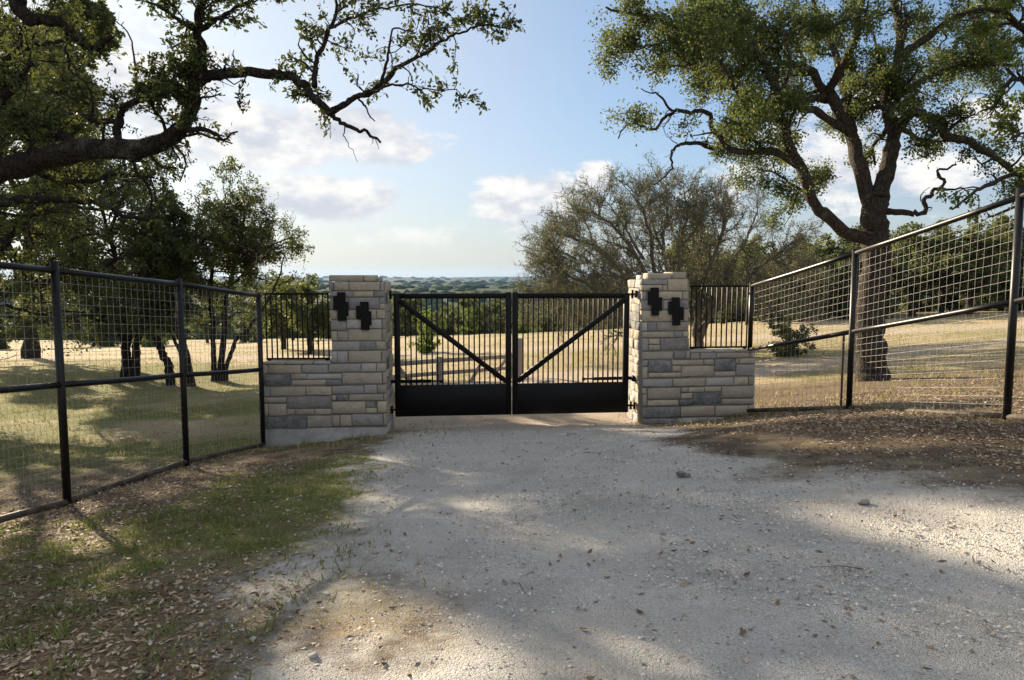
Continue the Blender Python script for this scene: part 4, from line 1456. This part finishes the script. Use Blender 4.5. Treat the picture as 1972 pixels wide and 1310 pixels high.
T.build('oak_tree', 'bright green oak reaching in at the right edge of the view', 'tree', base, M_BARK, M_LEAF_G)

# ---- field oaks behind the left fence
def field_oak(seed, base_px, Y, stems, limbs, label, bark=M_BARK_D, leaf=M_LEAF_M, dens=1.0, size=(.07, .12)):
    T = Tree(seed)
    b = at(*base_px, Y)
    b[2] = gz(b[0], b[1])
    for pts, r0, r1 in stems:
        P = trace(pts, Y)
        P[0, 2] = gz(P[0, 0], P[0, 1]) - .25
        T.limb(P, r0, r1, .03, 7, 9, level=7, flare=.25)
        T.lines.setdefault(0, []).append((T.lines[7][-1][0][:, len(T.lines[7][-1][0][0]) // 2:], T.lines[7][-1][1][:, len(T.lines[7][-1][0][0]) // 2:]))
    for pts, r0, r1 in limbs:
        T.limb(trace(pts, Y), r0, r1, .05, 6, 7)
    T.spawn(0, 1, 5.0 * dens, (.7, 2.0), 7, .34, .10, (35, 80), .15, .5, .012, 5, rmax=.045)
    T.spawn(1, 2, 8.5 * dens, (.35, .9), 5, .36, .03, (30, 75), .2, .5, .007, 4)
    T.spawn(2, 3, 7.5, (.15, .4), 2, .36, .0, (30, 75), .2, .5, .005, 3)
    T.leaves(3, 10, size, .55, .1, .1, spread=.06, clump=.22, cs=.9)
    T.leaves(2, 9, size, .55, .2, .1, spread=.08, clump=.22, cs=.9)
    print(label, T.count())
    return T.build('oak_tree', label, 'tree', b, bark, leaf)


field_oak(401, (-130, 800), 17.5, [([(-130, 800), (-125, 700), (-110, 600), (-90, 540)], .30, .22)],
          [([(-100, 580), (0, 567, .2), (97, 541, .5), (150, 533, .7), (200, 516, .9), (240, 495, 1.0)], .16, .05),
           ([(-90, 545), (-20, 500, 0), (30, 440, -.2), (70, 415, -.4), (130, 400, -.5), (200, 395, -.6)], .15, .03),
           ([(-90, 545), (-80, 440, .5), (-40, 330, .8), (20, 250, 1.0), (60, 180, 1.2)], .18, .04),
           ([(-20, 500, 0), (40, 490, 1.0), (110, 470, 1.8), (180, 450, 2.3)], .08, .02),
           ([(-40, 330, .8), (40, 320, 1.5), (110, 330, 2.0), (190, 340, 2.4)], .10, .02),
           ([(-100, 580), (-60, 600, -.8), (10, 590, -1.2), (60, 600, -1.4), (100, 610, -1.5)], .07, .015),
           ([(30, 440, -.2), (80, 370, -.6), (140, 340, -.9), (200, 335, -1.0), (270, 350, -1.0)], .08, .02),
           ([(-40, 330, .8), (-10, 230, .4), (30, 130, .2), (50, 40, .2)], .12, .03), ([(-10, 230, .4), (60, 190, -.2), (130, 180, -.5), (180, 200, -.6)], .08, .02),
           ([(-80, 440, .5), (-130, 300, 1.5), (-180, 150, 2.2), (-160, 20, 2.6)], .14, .03), ([(-80, 440, .5), (-30, 260, 2.5), (40, 120, 3.5), (90, 60, 4.0)], .12, .03),
           ([(-90, 545), (-190, 430, -.5), (-300, 330, -1.0), (-400, 220, -1.2)], .16, .03), ([(-180, 150, 2.2), (-280, 80, 2.0), (-360, 60, 1.6)], .08, .02)],
          'spreading dark oak beyond the left fence with its trunk outside the frame', dens=.86, size=(.06, .10))
field_oak(402, (252, 726), 25.0,
          [([(243, 726), (243, 690), (240, 660), (226, 628), (190, 598), (150, 560), (110, 520)], .19, .05),
           ([(244, 726), (243, 680), (246, 640), (250, 600), (240, 545), (215, 470), (200, 410)], .17, .05),
           ([(262, 724), (261, 690), (262, 660), (280, 628), (325, 590), (345, 530), (330, 450), (310, 390)], .17, .04)],
          [([(246, 560), (190, 540, 1), (120, 560, 2), (60, 590, 2.5)], .08, .02), ([(226, 628), (170, 610, -1), (110, 600, -1.6), (50, 620, -2)], .07, .02),
           ([(335, 560), (290, 500, -1), (260, 440, -1.5)], .07, .02), ([(240, 545), (280, 480, 1), (270, 400, 1.5)], .08, .02), ([(215, 470), (140, 420, 0), (90, 400, 0)], .07, .02),
           ([(325, 590), (300, 560, -.8), (330, 600, -1.2), (290, 610, -1.6)], .05, .015),
           ([(200, 415), (185, 350, .5), (160, 300, .8)], .07, .02), ([(210, 450), (240, 370, -.5), (235, 310, -.8)], .07, .02), ([(150, 560), (130, 440, 1), (110, 350, 1.5), (90, 290, 2)], .09, .02), ([(310, 400), (290, 350, .5), (270, 320, 1)], .05, .02)],
          'twin trunked dark oak beyond the left fence, left of the leaning trunks', dens=.95)
field_oak(403, (345, 744), 24.0,
          [([(331, 745), (322, 705), (308, 668), (292, 640), (280, 600), (300, 540), (330, 480)], .16, .05),
           ([(368, 742), (360, 690), (346, 645), (330, 615), (325, 570), (360, 500), (380, 430)], .16, .05),
           ([(360, 742), (352, 700), (338, 655), (325, 628), (300, 590)], .09, .03)],
          [([(195, 518, 0), (221, 499, 0), (276, 486, 0), (325, 499, 0), (373, 502, 0), (422, 486, 0), (487, 483, 0), (560, 456, 0)], .10, .02),
           ([(330, 480), (310, 430, .6), (330, 380, 1)], .06, .02), ([(360, 500), (410, 450, -.6), (430, 420, -1)], .06, .02), ([(350, 520), (400, 540, .6), (450, 560, 1)], .05, .015)],
          'dark oak with two trunks leaning left beyond the left fence', dens=.95)
field_oak(404, (422, 737), 25.5,
          [([(413, 738), (411, 690), (409, 630), (405, 560), (412, 490), (425, 420), (435, 375)], .12, .03),
           ([(423, 738), (428, 680), (434, 610), (440, 555), (455, 490), (470, 420), (460, 380)], .14, .03),
           ([(431, 738), (440, 695), (460, 652), (488, 622), (512, 588), (535, 540), (548, 490)], .10, .02)],
          [([(440, 555), (490, 510, .5), (530, 480, .8), (565, 462, 1)], .06, .015), ([(425, 430), (390, 400, 0), (370, 380, 0)], .05, .015), ([(455, 490), (500, 440, -.5), (520, 410, -.8)], .06, .015),
           ([(434, 610), (470, 600, .6), (500, 610, 1.0)], .04, .01), ([(409, 600), (380, 590, .3), (360, 600, .6)], .04, .01)],
          'slender three stemmed oak beyond the left fence, nearest the left pillar', dens=1.0)

field_oak(405, (60, 690), 37.0, [([(60, 690), (58, 640), (56, 580), (54, 500), (60, 400), (70, 290), (65, 180), (70, 90)], .42, .08)],  # oak added at the left edge, its crown shaped to shade the drive
          [([(54, 520), (0, 450, 1), (-60, 380, 2), (-90, 320, 2.5)], .18, .04), ([(56, 480), (110, 400, 1), (150, 330, 1.5), (165, 270, 2)], .18, .04), ([(60, 400), (10, 320, -1), (-20, 230, -1.5), (-30, 150, -1.5)], .17, .04),
           ([(68, 310), (110, 250, 0), (140, 190, .5), (155, 140, .5)], .14, .04), ([(56, 560), (120, 520, -2), (170, 470, -3)], .14, .03), ([(56, 560), (-10, 540, -1), (-80, 500, -2)], .14, .03), ([(66, 360), (90, 270, 2.5), (110, 170, 3), (120, 100, 3)], .14, .04),
           ([(56, 480), (80, 420, -3), (105, 350, -4), (120, 280, -4.5), (130, 210, -4.5)], .15, .03), ([(66, 200), (30, 140, 0), (10, 80, 0), (0, 30, 0)], .12, .03), ([(66, 190), (110, 120, -1), (140, 70, -1.5)], .11, .03), ([(70, 290), (40, 220, 3), (20, 150, 4)], .12, .03),
           ([(68, 250), (80, 160, -3), (100, 90, -4)], .12, .03), ([(70, 90), (115, 55, 0), (160, 35, .5), (195, 25, 1)], .09, .03), ([(65, 180), (125, 140, 1), (175, 100, 1.5), (200, 70, 2)], .11, .03)],
          'tall broad dark oak added far behind the left fence to shade the drive', dens=.80, size=(.17, .28))

# ---- the two nearly bare oaks behind the right half of the gate
def bare_oak(seed, base_px, Y, stems, label):
    T = Tree(seed)
    b = at(*base_px, Y)
    b[2] = gz(b[0], b[1])
    for i, (pts, r0, r1) in enumerate(stems):
        P = trace(pts, Y)
        if i == 0:
            P[0, 2] = b[2] - .25
        T.limb(P, r0, r1, .05, 6, 8, flare=.2 if i == 0 else 0)
    T.spawn(0, 1, 6.5, (.8, 2.1), 7, .30, .16, (25, 60), .2, .5, .014, 5, rmax=.05)
    T.spawn(1, 2, 11.0, (.35, 1.0), 3, .33, .10, (25, 65), .15, .5, .009, 4)
    T.spawn(2, 3, 12, (.18, .5), 2, .35, .08, (20, 65), .12, .55, .006, 3)
    T.leaves(3, 2.0, (.05, .085), .5, .1, .0, spread=.04)
    print(label, T.count(), T.nv)
    return T.build('oak_tree', label, 'tree', b, M_BARK_G, M_LEAF_B)


bare_oak(501, (1285, 700), 28.0, [
    ([(1285, 700), (1283, 660), (1280, 620), (1272, 570), (1255, 490), (1238, 410), (1215, 372)], .20, .03),
    ([(1283, 680), (1240, 645, -.5), (1195, 600, -1), (1150, 562, -1.4), (1095, 530, -1.8), (1045, 512, -2)], .13, .02),
    ([(1282, 650), (1250, 590, .5), (1208, 535, 1), (1150, 482, 1.5), (1100, 455, 1.8), (1060, 445, 2)], .12, .02),
    ([(1278, 610), (1250, 540, -.8), (1200, 460, -1.5), (1150, 415, -2), (1110, 430, -2.2)], .12, .02),
    ([(1280, 620), (1285, 540, .5), (1276, 460, 1), (1285, 395, 1.2), (1282, 358, 1.3)], .12, .02),
    ([(1283, 640), (1305, 560, -.6), (1312, 475, -1), (1328, 410, -1.2), (1322, 368, -1.3)], .12, .02),
    ([(1284, 690), (1228, 668, -.8), (1205, 632, -1.2), (1178, 614, -1.4), (1150, 612, -1.6), (1128, 622, -1.8), (1100, 600, -2)], .13, .02),
    ([(1150, 562, -1.4), (1110, 580, -1.8), (1070, 590, -2), (1040, 620, -2.2)], .05, .012),
    ([(1208, 535, 1), (1170, 560, 2), (1120, 570, 2.6), (1080, 560, 3)], .06, .012),
    ([(1250, 540, -.8), (1195, 535, -2), (1130, 500, -3)], .06, .012),
    ([(1240, 500, -1), (1190, 420, 0), (1165, 385, .5)], .06, .015), ([(1276, 480, 1), (1250, 420, 2), (1245, 370, 2.4)], .06, .015), ([(1110, 500, -1.6), (1060, 480, -1), (1030, 540, -.8)], .05, .012),
    ([(1312, 475, -1), (1350, 420, -1.6), (1355, 385, -2)], .06, .015), ([(1150, 482, 1.5), (1130, 440, 1), (1120, 410, .8)], .05, .012), ([(1208, 535, 1), (1140, 530, .5), (1075, 500, .2)], .06, .012), ([(1195, 600, -1), (1130, 600, -2), (1070, 560, -2.6), (1035, 560, -3)], .06, .012)],
    'broad nearly bare grey oak rising behind the right half of the gate')
bare_oak(502, (1345, 698), 29.0, [
    ([(1345, 698), (1340, 650), (1342, 600), (1352, 540), (1385, 470), (1398, 410), (1402, 372)], .19, .03),
    ([(1350, 690), (1352, 640, .5), (1375, 560, .8), (1425, 480, 1.2), (1452, 425, 1.5), (1462, 395, 1.6)], .14, .02),
    ([(1345, 660), (1380, 590, -.6), (1450, 525, -1), (1510, 480, -1.4), (1545, 460, -1.6)], .12, .02),
    ([(1343, 640), (1400, 580, 1), (1480, 545, 1.6), (1560, 530, 2.0)], .10, .02),
    ([(1341, 640), (1325, 560, .6), (1345, 480, 1), (1355, 420, 1.2)], .11, .02),
    ([(1450, 525, -1), (1500, 540, -1.6), (1545, 575, -2), (1570, 600, -2.2)], .05, .012),
    ([(1400, 580, 1), (1450, 590, .4), (1500, 610, 0)], .05, .012)],
    'second nearly bare grey oak just right of the right pillar')

# ---- background trees: a few kinds, then copies
def proto_tree(seed, h, spread, nl, leaf_size, leaf, bark, kind='oak', sparse=.28):
    T = Tree(seed)
    r = T.r
    trunk_h = h * (.28 if kind == 'oak' else .08)
    for s in range(nl):
        a = 2 * pi * (s + r.uniform(-.3, .3)) / nl
        rad = spread * r.uniform(.45, .95)
        top = h * r.uniform(.55, .95) * (1 - .25 * (rad / spread) ** 2)
        x, y = cos(a) * rad, sin(a) * rad
        T.limb([(r.normal(0, .08), r.normal(0, .08), -.3), (x * .06, y * .06, trunk_h), (x * .35, y * .35, trunk_h + (top - trunk_h) * .45), (x * .72, y * .72, trunk_h + (top - trunk_h) * .8), (x, y, top)], h * .022, .02, .06, 5, 6)
    T.limb([(0, 0, -.3), (.1, 0, trunk_h), (.1, .15, h * .6), (0, 0, h * .93)], h * .026, .02, .06, 5, 7)
    if kind == 'juniper':
        for s in range(6):
            a = r.uniform(0, 2 * pi)
            T.limb([(0, 0, .1), (cos(a) * spread * .5, sin(a) * spread * .5, h * .15), (cos(a) * spread * .95, sin(a) * spread * .95, h * .22)], .04, .015, .05, 4, 5)
    T.spawn(0, 1, 6.0, (h * .10, h * .28), 5, .35, .1, (35, 80), .28 if kind == 'oak' else .08, .5, .012, 4, rmax=.04)
    T.spawn(1, 2, 7.0, (h * .05, h * .13), 3, .38, .03, (30, 75), .15, .5, .01, 3)
    T.leaves(2, 9, leaf_size, .62, .0, .1, spread=h * .016, clump=sparse)
    T.leaves(1, 8, leaf_size, .62, .3, .1, spread=h * .02, clump=sparse)
    print('proto', seed, T.count())
    o = T.build('oak_tree' if kind == 'oak' else 'juniper_tree', '', 'tree', (0, 0, 0), bark, leaf)
    return o


PROTO = [proto_tree(601, 5.2, 2.9, 6, (.14, .24), M_LEAF_M, M_BARK, 'oak'), proto_tree(602, 4.6, 2.4, 6, (.13, .22), M_LEAF_J, M_BARK, 'juniper', .22),
         proto_tree(603, 5.6, 3.3, 7, (.14, .24), M_LEAF_M, M_BARK, 'oak', .33), proto_tree(604, 3.9, 1.9, 5, (.13, .22), M_LEAF_J, M_BARK, 'juniper', .2),
         proto_tree(605, 3.4, 1.5, 5, (.10, .17), M_LEAF_S, M_BARK, 'juniper', .25)]
_used = set()


def place(k, px, Y, sc, label, group=None, py=None, rz=None, stretch=1.0):
    d = px_dir(px, 640)
    x = d[0] / d[1] * Y
    z = gz(x, Y) - .05
    rz = random.uniform(0, 6.28) if rz is None else rz
    sxyz = (sc * random.uniform(.9, 1.1), sc * random.uniform(.9, 1.1), sc * stretch)
    if k not in _used:
        _used.add(k)
        o = PROTO[k]
        o.location = (x, Y, z); o.rotation_euler = (0, 0, rz); o.scale = sxyz
        o['label'] = label
        if group:
            o['group'] = group
        return o
    return copy_tree(PROTO[k], (x, Y, z), rz, sxyz, label, group)


ORD = ['first', 'second', 'third', 'fourth', 'fifth', 'sixth', 'seventh', 'eighth', 'ninth', 'tenth', 'eleventh', 'twelfth', 'thirteenth', 'fourteenth', 'fifteenth', 'sixteenth', 'seventeenth', 'eighteenth', 'nineteenth', 'twentieth']
place(4, 1006, 62, .62, 'small bright green sapling at the field edge seen through the right gate leaf')
place(4, 822, 36, .60, 'small yellow green sapling on the field seen through the left gate leaf', stretch=1.2)
place(4, 905, 70, .9, 'pale green young tree at the field edge behind the left gate leaf')
place(4, 292, 62, .9, 'bright green shrub glowing between the leaning trunks on the left')
place(3, 1520, 25, .42, 'low dark juniper bush behind the near bay of the right fence')
place(0, 596, 38, .80, 'thin leaved tree just left of the left pillar at the field edge', stretch=1.05)
place(0, 545, 44, .85, 'thin leaved tree behind the left railing panel')
for i, px in enumerate((-190, -90, 10, 110, 205, 300, 395, 480, 560, 640, 715, 775, 850, 925, 985, 1060, 1130, 1200)):
    place((1, 0, 3, 2, 1)[i % 5], px + random.uniform(-12, 12), 76 + random.uniform(-5, 6) - (8 if px < 500 else 0), random.uniform(.72, .98), ORD[i] + ' tree from the left in the front row of the far tree line', 'front row of the far tree line')
TENS = ['', '', 'twenty', 'thirty', 'forty']
ORD += [TENS[k // 10] + ('ieth' if k % 10 == 0 else '-' + ORD[k % 10 - 1]) if k % 10 else TENS[k // 10][:-1] + 'ieth' for k in range(21, 50)]
for i, px in enumerate(sorted(-260 + k * 46 + random.uniform(-20, 20) for k in range(34))):
    place((0, 1, 2, 3, 0)[i % 5], px, random.uniform(88, 104), random.uniform(.75, .98), ORD[i] + ' tree from the left in the dense back row of the far tree line', 'back row of the far tree line')
for i, px in enumerate(sorted(380 + k * 18 + random.uniform(-12, 12) for k in range(46))):
    place((0, 1, 2, 3)[i % 4], px, random.uniform(125, 260), random.uniform(1.0, 1.5), ORD[i] + ' rounded tree from the left on the slope beyond the tree line', 'trees on the slope beyond the tree line')
for i, (px, Y, k, sc) in enumerate(((1392, 52, 2, 1.0), (1440, 47, 0, 1.05), (1490, 50, 3, 1.1), (1540, 46, 2, .9), (1590, 50, 0, 1.15), (1640, 46, 1, 1.05), (1700, 50, 2, 1.1), (1755, 45, 0, 1.15),
                                    (1810, 49, 2, 1.1), (1865, 44, 0, 1.1), (1920, 48, 1, 1.1), (1980, 44, 2, 1.1), (2050, 46, 1, 1.1))):
    place(k, px, Y, sc, ORD[i] + ' tree from the right pillar in the wood behind the right fence', 'wood behind the right fence')
for i, px in enumerate(sorted(1360 + k * 55 + random.uniform(-15, 15) for k in range(14))):
    place((2, 1, 0, 3)[i % 4], px, random.uniform(56, 66), random.uniform(1.2, 1.5), ORD[i] + ' tree from the left in the back row of the wood behind the right fence', 'back row of the wood behind the right fence')

# ---- wooded hills far behind
def woodland(name, label, bands):
    r = np.random.default_rng(77)
    t = (1 + 5 ** .5) / 2
    ico = unit(np.array([(-1, t, 0), (1, t, 0), (-1, -t, 0), (1, -t, 0), (0, -1, t), (0, 1, t), (0, -1, -t), (0, 1, -t), (t, 0, -1), (t, 0, 1), (-t, 0, -1), (-t, 0, 1)], float))
    tri = np.array([(0, 11, 5), (0, 5, 1), (0, 1, 7), (0, 7, 10), (0, 10, 11), (1, 5, 9), (5, 11, 4), (11, 10, 2), (10, 7, 6), (7, 1, 8), (3, 9, 4), (3, 4, 2), (3, 2, 6), (3, 6, 8), (3, 8, 9), (4, 9, 5), (2, 4, 11), (6, 2, 10), (8, 6, 7), (9, 8, 1)])
    vs, fs, nv = [], [], 0
    for y0, y1, n, sz in bands:
        y = np.exp(r.uniform(np.log(y0), np.log(y1), n))
        x = (r.uniform(-150, 2200, n) - 986) / F * y * 1.05
        z = ground_z(x, y, False)
        s = r.uniform(.6, 1.25, n) * sz
        v = ico[None] * (s[:, None, None] * np.stack([r.uniform(1.0, 2.0, n), r.uniform(.9, 1.5, n), r.uniform(.5, .85, n)], 1)[:, None, :])
        v = v + r.normal(0, .13, v.shape) * s[:, None, None]
        v = v + np.stack([x, y, z + s * np.where(y > 700, .05, .3)], 1)[:, None, :]
        vs.append(v.reshape(-1, 3))
        fs.append((tri[None] + (np.arange(n) * 12)[:, None, None] + nv).reshape(-1, 3))
        nv += n * 12
    o = obj_np(name, np.concatenate(vs), np.concatenate(fs), M_LEAF_F, None, True)
    tag(o, label, 'woodland', None, 'stuff')


woodland('woodland', 'dark wooded hills fading to blue along the horizon', ((110, 300, 2400, 2.4), (300, 900, 2600, 4.6), (900, 2000, 2000, 8.5), (2000, 4600, 800, 12.0)))

# ------------------------------------------------------------------ loose stuff on the ground
def scatter(n, xr, yr, dens, seed):
    r = np.random.default_rng(seed)
    x, y = r.uniform(*xr, n), r.uniform(yr[0] ** .5, yr[1] ** .5, n) ** 2
    k = r.random(n) < dens(x, y)
    x, y = x[k], y[k]
    return np.stack([x, y, ground_z(x, y)], 1), r


def pebbles(name, label, P, r, smin, smax, mat_):
    n = len(P)
    oc = np.array([(1, 0, -.3), (0, 1, -.3), (-1, 0, -.3), (0, -1, -.3), (.1, .1, 1)], float)
    f = np.array([(0, 1, 4), (1, 2, 4), (2, 3, 4), (3, 0, 4)])
    s = smin * (smax / smin) ** (r.random(n) ** 2.2)
    a = r.uniform(0, 2 * pi, n)
    v = oc[None] * np.stack([r.uniform(.7, 1.3, n), r.uniform(.7, 1.3, n), r.uniform(.45, .8, n)], 1)[:, None, :] + r.normal(0, .22, (n, 5, 3))
    ca, sa = np.cos(a)[:, None], np.sin(a)[:, None]
    v = np.stack([v[..., 0] * ca - v[..., 1] * sa, v[..., 0] * sa + v[..., 1] * ca, v[..., 2]], -1)
    v = v * s[:, None, None] + P[:, None, :] + np.array([0, 0, 1.0]) * (s * .12)[:, None, None]
    o = obj_np(name, v.reshape(-1, 3), (f[None] + (np.arange(n) * 5)[:, None, None]).reshape(-1, 3), mat_)
    return tag(o, label, 'gravel', None, 'stuff')


M_PEB, N = new_mat('loose_limestone_chips')
rnd = N.n('ShaderNodeNewGeometry').outputs['Random Per Island']
out(N, principled(N, N.ramp(rnd, [(0, (.16, .145, .125)), (.3, (.36, .335, .30)), (.7, (.53, .51, .47)), (1, (.66, .64, .60))]), .95, None, .1))
P, r = scatter(205000, (-7, 8), (1.8, 13), lambda x, y: np.clip(gravel_mask(x, y) * (1.2 - .06 * y) * (.25 + .75 * sstep(.4, .65, fbm(x * 1.6, y * 1.6, 3, 71))) + .05, 0, 1), 81)
pebbles('loose_gravel', 'pale loose limestone chips strewn over the drive', P, r, .0034, .0125, M_PEB)


def blades(name, label, cat, P, r, h, w, mat_, lean=.35):
    n = len(P)
    a = r.uniform(0, 2 * pi, n)
    hh = r.uniform(h[0], h[1], n)[:, None]
    ww = r.uniform(w[0], w[1], n)[:, None]
    sd = np.stack([np.cos(a), np.sin(a), np.zeros(n)], 1)
    ld = np.stack([r.normal(0, lean, n), r.normal(0, lean, n), np.ones(n)], 1)
    ld2 = unit(ld + np.stack([r.normal(0, lean * 1.3, n), r.normal(0, lean * 1.3, n), np.zeros(n)], 1))
    ld = unit(ld)
    mid = P + ld * hh * .55
    tip = mid + ld2 * hh * .5
    v = np.stack([P - sd * ww, P + sd * ww, mid + sd * ww * .7, tip, mid - sd * ww * .7], 1)
    i = np.arange(n)[:, None] * 5
    f = [i + np.array([0, 1, 2, 4]), i + np.array([4, 2, 3])]
    o = obj_np(name, v.reshape(-1, 3), f, mat_)
    return tag(o, label, cat, None, 'stuff')


def tuft_noise(x, y):
    return sstep(.45, .62, fbm(x * 6, y * 6, 2, 91))


P, r = scatter(230000, (-9, 2), (2, 13), lambda x, y: np.clip(green_mask(x, y) * 1.1 * tuft_noise(x, y), 0, 1) * (1 - .55 * sstep(7, 13, y)) * (1 - gravel_mask(x, y)) ** 1.5, 83)
blades('lawn_grass', 'short green grass beside the drive and the left fence', 'grass', P, r, (.025, .095), (.0028, .0055), M_BLADE, .6)
P, r = scatter(120000, (-26, 26), (11, 42), lambda x, y: np.clip(.9 * tuft_noise(x * .5, y * .5) * (1 - track_mask(x, y)) * (1 - gravel_mask(x, y)), 0, 1), 84)
blades('dry_field_grass', 'dry straw coloured grass over the field behind the gate', 'grass', P, r, (.05, .16), (.005, .011), M_DRY, .6)
P, r = scatter(26000, (-22, 20), (10, 26), lambda x, y: np.clip(green_mask(x, y) * tuft_noise(x, y), 0, 1), 85)
blades('field_grass', 'patches of green grass behind the fences', 'grass', P, r, (.05, .14), (.004, .009), M_BLADE, .5)
P, r = scatter(30000, (-9, 9), (2, 12), lambda x, y: np.clip((1 - gravel_mask(x, y)) * tuft_noise(x + 9, y) * .6, 0, 1), 86)
blades('dry_verge_grass', 'sparse dry grass along the edges of the drive', 'grass', P, r, (.02, .07), (.002, .004), M_DRY, .7)


def litter(name, label, P, r, size, mat_):
    n = len(P)
    a = r.uniform(0, 2 * pi, n)
    ax = unit(np.stack([np.cos(a), np.sin(a), r.normal(0, .25, n)], 1))
    sd = unit(np.cross(ax, np.stack([r.normal(0, .35, n), r.normal(0, .35, n), np.ones(n)], 1)))
    nm = np.cross(sd, ax)
    L = r.uniform(size[0], size[1], n)[:, None]
    p = P + np.array([0, 0, .006]) - ax * L * .5
    cu = L * r.uniform(-.1, .28, (n, 1))
    v = np.stack([p + nm * cu * .6, p + ax * L * .5 + sd * L * .23 - nm * cu * .2, p + ax * L + nm * cu, p + ax * L * .5 - sd * L * .23 - nm * cu * .1], 1)
    i = np.arange(n)[:, None] * 4
    o = obj_np(name, v.reshape(-1, 3), i + np.arange(4), mat_)
    return tag(o, label, 'leaf litter', None, 'stuff')


P, r = scatter(210000, (-8, 9), (2, 14), lambda x, y: np.clip(litter_mask(x, y) * .85 * (1 - .6 * gravel_mask(x, y)) + .02, 0, 1) * (1 - .4 * sstep(6, 14, y)), 87)
litter('leaf_litter', 'brown fallen oak leaves over the ground on both sides of the drive', P, r, (.022, .060), M_LITTER)

def line_dist(x, y, pts):
    d = np.full(x.shape, 9.0)
    for a, b in zip(pts[:-1], pts[1:]):
        a, b = np.asarray(a[:2]), np.asarray(b[:2])
        ab = b - a
        t = np.clip(((x - a[0]) * ab[0] + (y - a[1]) * ab[1]) / ab.dot(ab), 0, 1)
        d = np.minimum(d, np.hypot(x - a[0] - ab[0] * t, y - a[1] - ab[1] * t))
    return d


WALL_L = [FL.p(a0, 0, .1), FL.p(a1, 0, .1)]
WALL_R = [FR.p(-.05, 0, .1), FR.p(b1, 0, .1)]
EDGE = lambda x, y: np.minimum(np.minimum(line_dist(x, y, lp), line_dist(x, y, rp)), np.minimum(line_dist(x, y, WALL_L), line_dist(x, y, WALL_R)))
P, r = scatter(140000, (-7, 7), (3, 13.5), lambda x, y: np.exp(-(EDGE(x, y) / .16) ** 2) * (.25 + .75 * tuft_noise(x * .5, y * .5)) * .9, 88)
blades('fence_line_grass', 'dry and green grass caught along the fences and wall bases', 'grass', P, r, (.03, .13), (.0025, .005), M_BLADE2, .6)
P, r = scatter(90000, (-7, 7), (3, 13.5), lambda x, y: np.exp(-(EDGE(x, y) / .28) ** 2) * .55, 89)
litter('drifted_leaves', 'fallen leaves drifted against the fences and wall bases', P, r, (.025, .055), M_LITTER)
P, r = scatter(1500, (-7, 8), (2, 13), lambda x, y: np.clip(litter_mask(x, y) * .5 + .06, 0, 1), 90)
mb = MB()
for p in P:
    a, L = r.uniform(0, 2 * pi), r.uniform(.06, .34)
    q = np.array([p + (0, 0, .008), p + (cos(a) * L * .5 + r.normal(0, .01), sin(a) * L * .5 + r.normal(0, .01), .014), p + (cos(a + .25) * L, sin(a + .25) * L, .010)])
    mb.tube(q, np.array([.0035, .003, .0015]) * r.uniform(.7, 1.5), 4, False)
tag(mb.build('fallen_twigs', M_BARK_G), 'thin grey twigs fallen on the ground beside the drive', 'twigs', None, 'stuff')

# stones lying on the drive
M_ROCK = mat_stone('field_stone', (.20, .185, .165), (.30, .28, .25), .4, (.08, .075, .07))
M_ROCKP = mat_stone('pale_field_stone', (.45, .43, .39), (.55, .53, .49), .2, (.3, .28, .25))


def rock(px, py, size, mat_, label, flat=.65):
    d = px_dir(px, py)
    t = 1.0
    for _ in range(60):
        w = CAM + d * t
        t += (w[2] - gz(w[0], w[1])) / -d[2] * .8
    w = CAM + d * t
    r = np.random.default_rng(int(px * 13 + py))
    import bmesh
    bm = bmesh.new()
    bmesh.ops.create_icosphere(bm, subdivisions=2, radius=1.0)
    pl = [(unit(r.normal(0, 1, 3)), r.uniform(.55, .85)) for _ in range(9)]
    for v in bm.verts:
        c = np.array(v.co)
        for nn, dd in pl:
            k = c.dot(nn) - dd
            if k > 0:
                c = c - nn * k
        v.co = Vector(c * np.array([size, size * r.uniform(.75, .8), size * flat]) + r.normal(0, size * .02, 3))
    me = bpy.data.meshes.new('stone')
    bm.to_mesh(me)
    bm.free()
    me.materials.append(mat_)
    o = link(bpy.data.objects.new('loose_stone', me))
    o.location = (w[0], w[1], gz(w[0], w[1]) + size * flat * .35)
    tag(o, label, 'stone', 'loose stones on the drive')


rock(1311, 916, .055, M_ROCK, 'dark clod on the right side of the drive, largest of the dark stones')
rock(1324, 917, .035, M_ROCK, 'small dark clod touching the largest dark stone')
rock(1405, 904, .028, M_ROCK, 'small dark stone at the right edge of the drive, nearest the leaf litter')
rock(1662, 972, .05, M_ROCK, 'brown stone at the edge of the leaf litter on the right')
rock(601, 1266, .030, M_ROCKP, 'pale rounded stone at the lower left of the drive')
rock(628, 1145, .022, M_ROCKP, 'pale stone at the left edge of the drive where grass begins')
rock(486, 1232, .022, M_ROCKP, 'pale bluish pebble among leaves at the lower left')
rock(723, 1067, .026, M_ROCK, 'dark clod in the middle left of the drive')

# ------------------------------------------------------------------ the air
m, N = new_mat('haze_air')
vol = N.n('ShaderNodeVolumePrincipled', {'Color': (.36, .60, 1.0, 1), 'Density': 0.00005, 'Anisotropy': 0.15})
N.n('ShaderNodeOutputMaterial', {'Volume': vol.outputs[0]})
mb = MB()
mb.box((0, 4100, -10), (14000, 9600, 140))
hz_ = mb.build('haze', m)
tag(hz_, 'thin bluish haze over the far hills', 'haze', None, 'stuff')
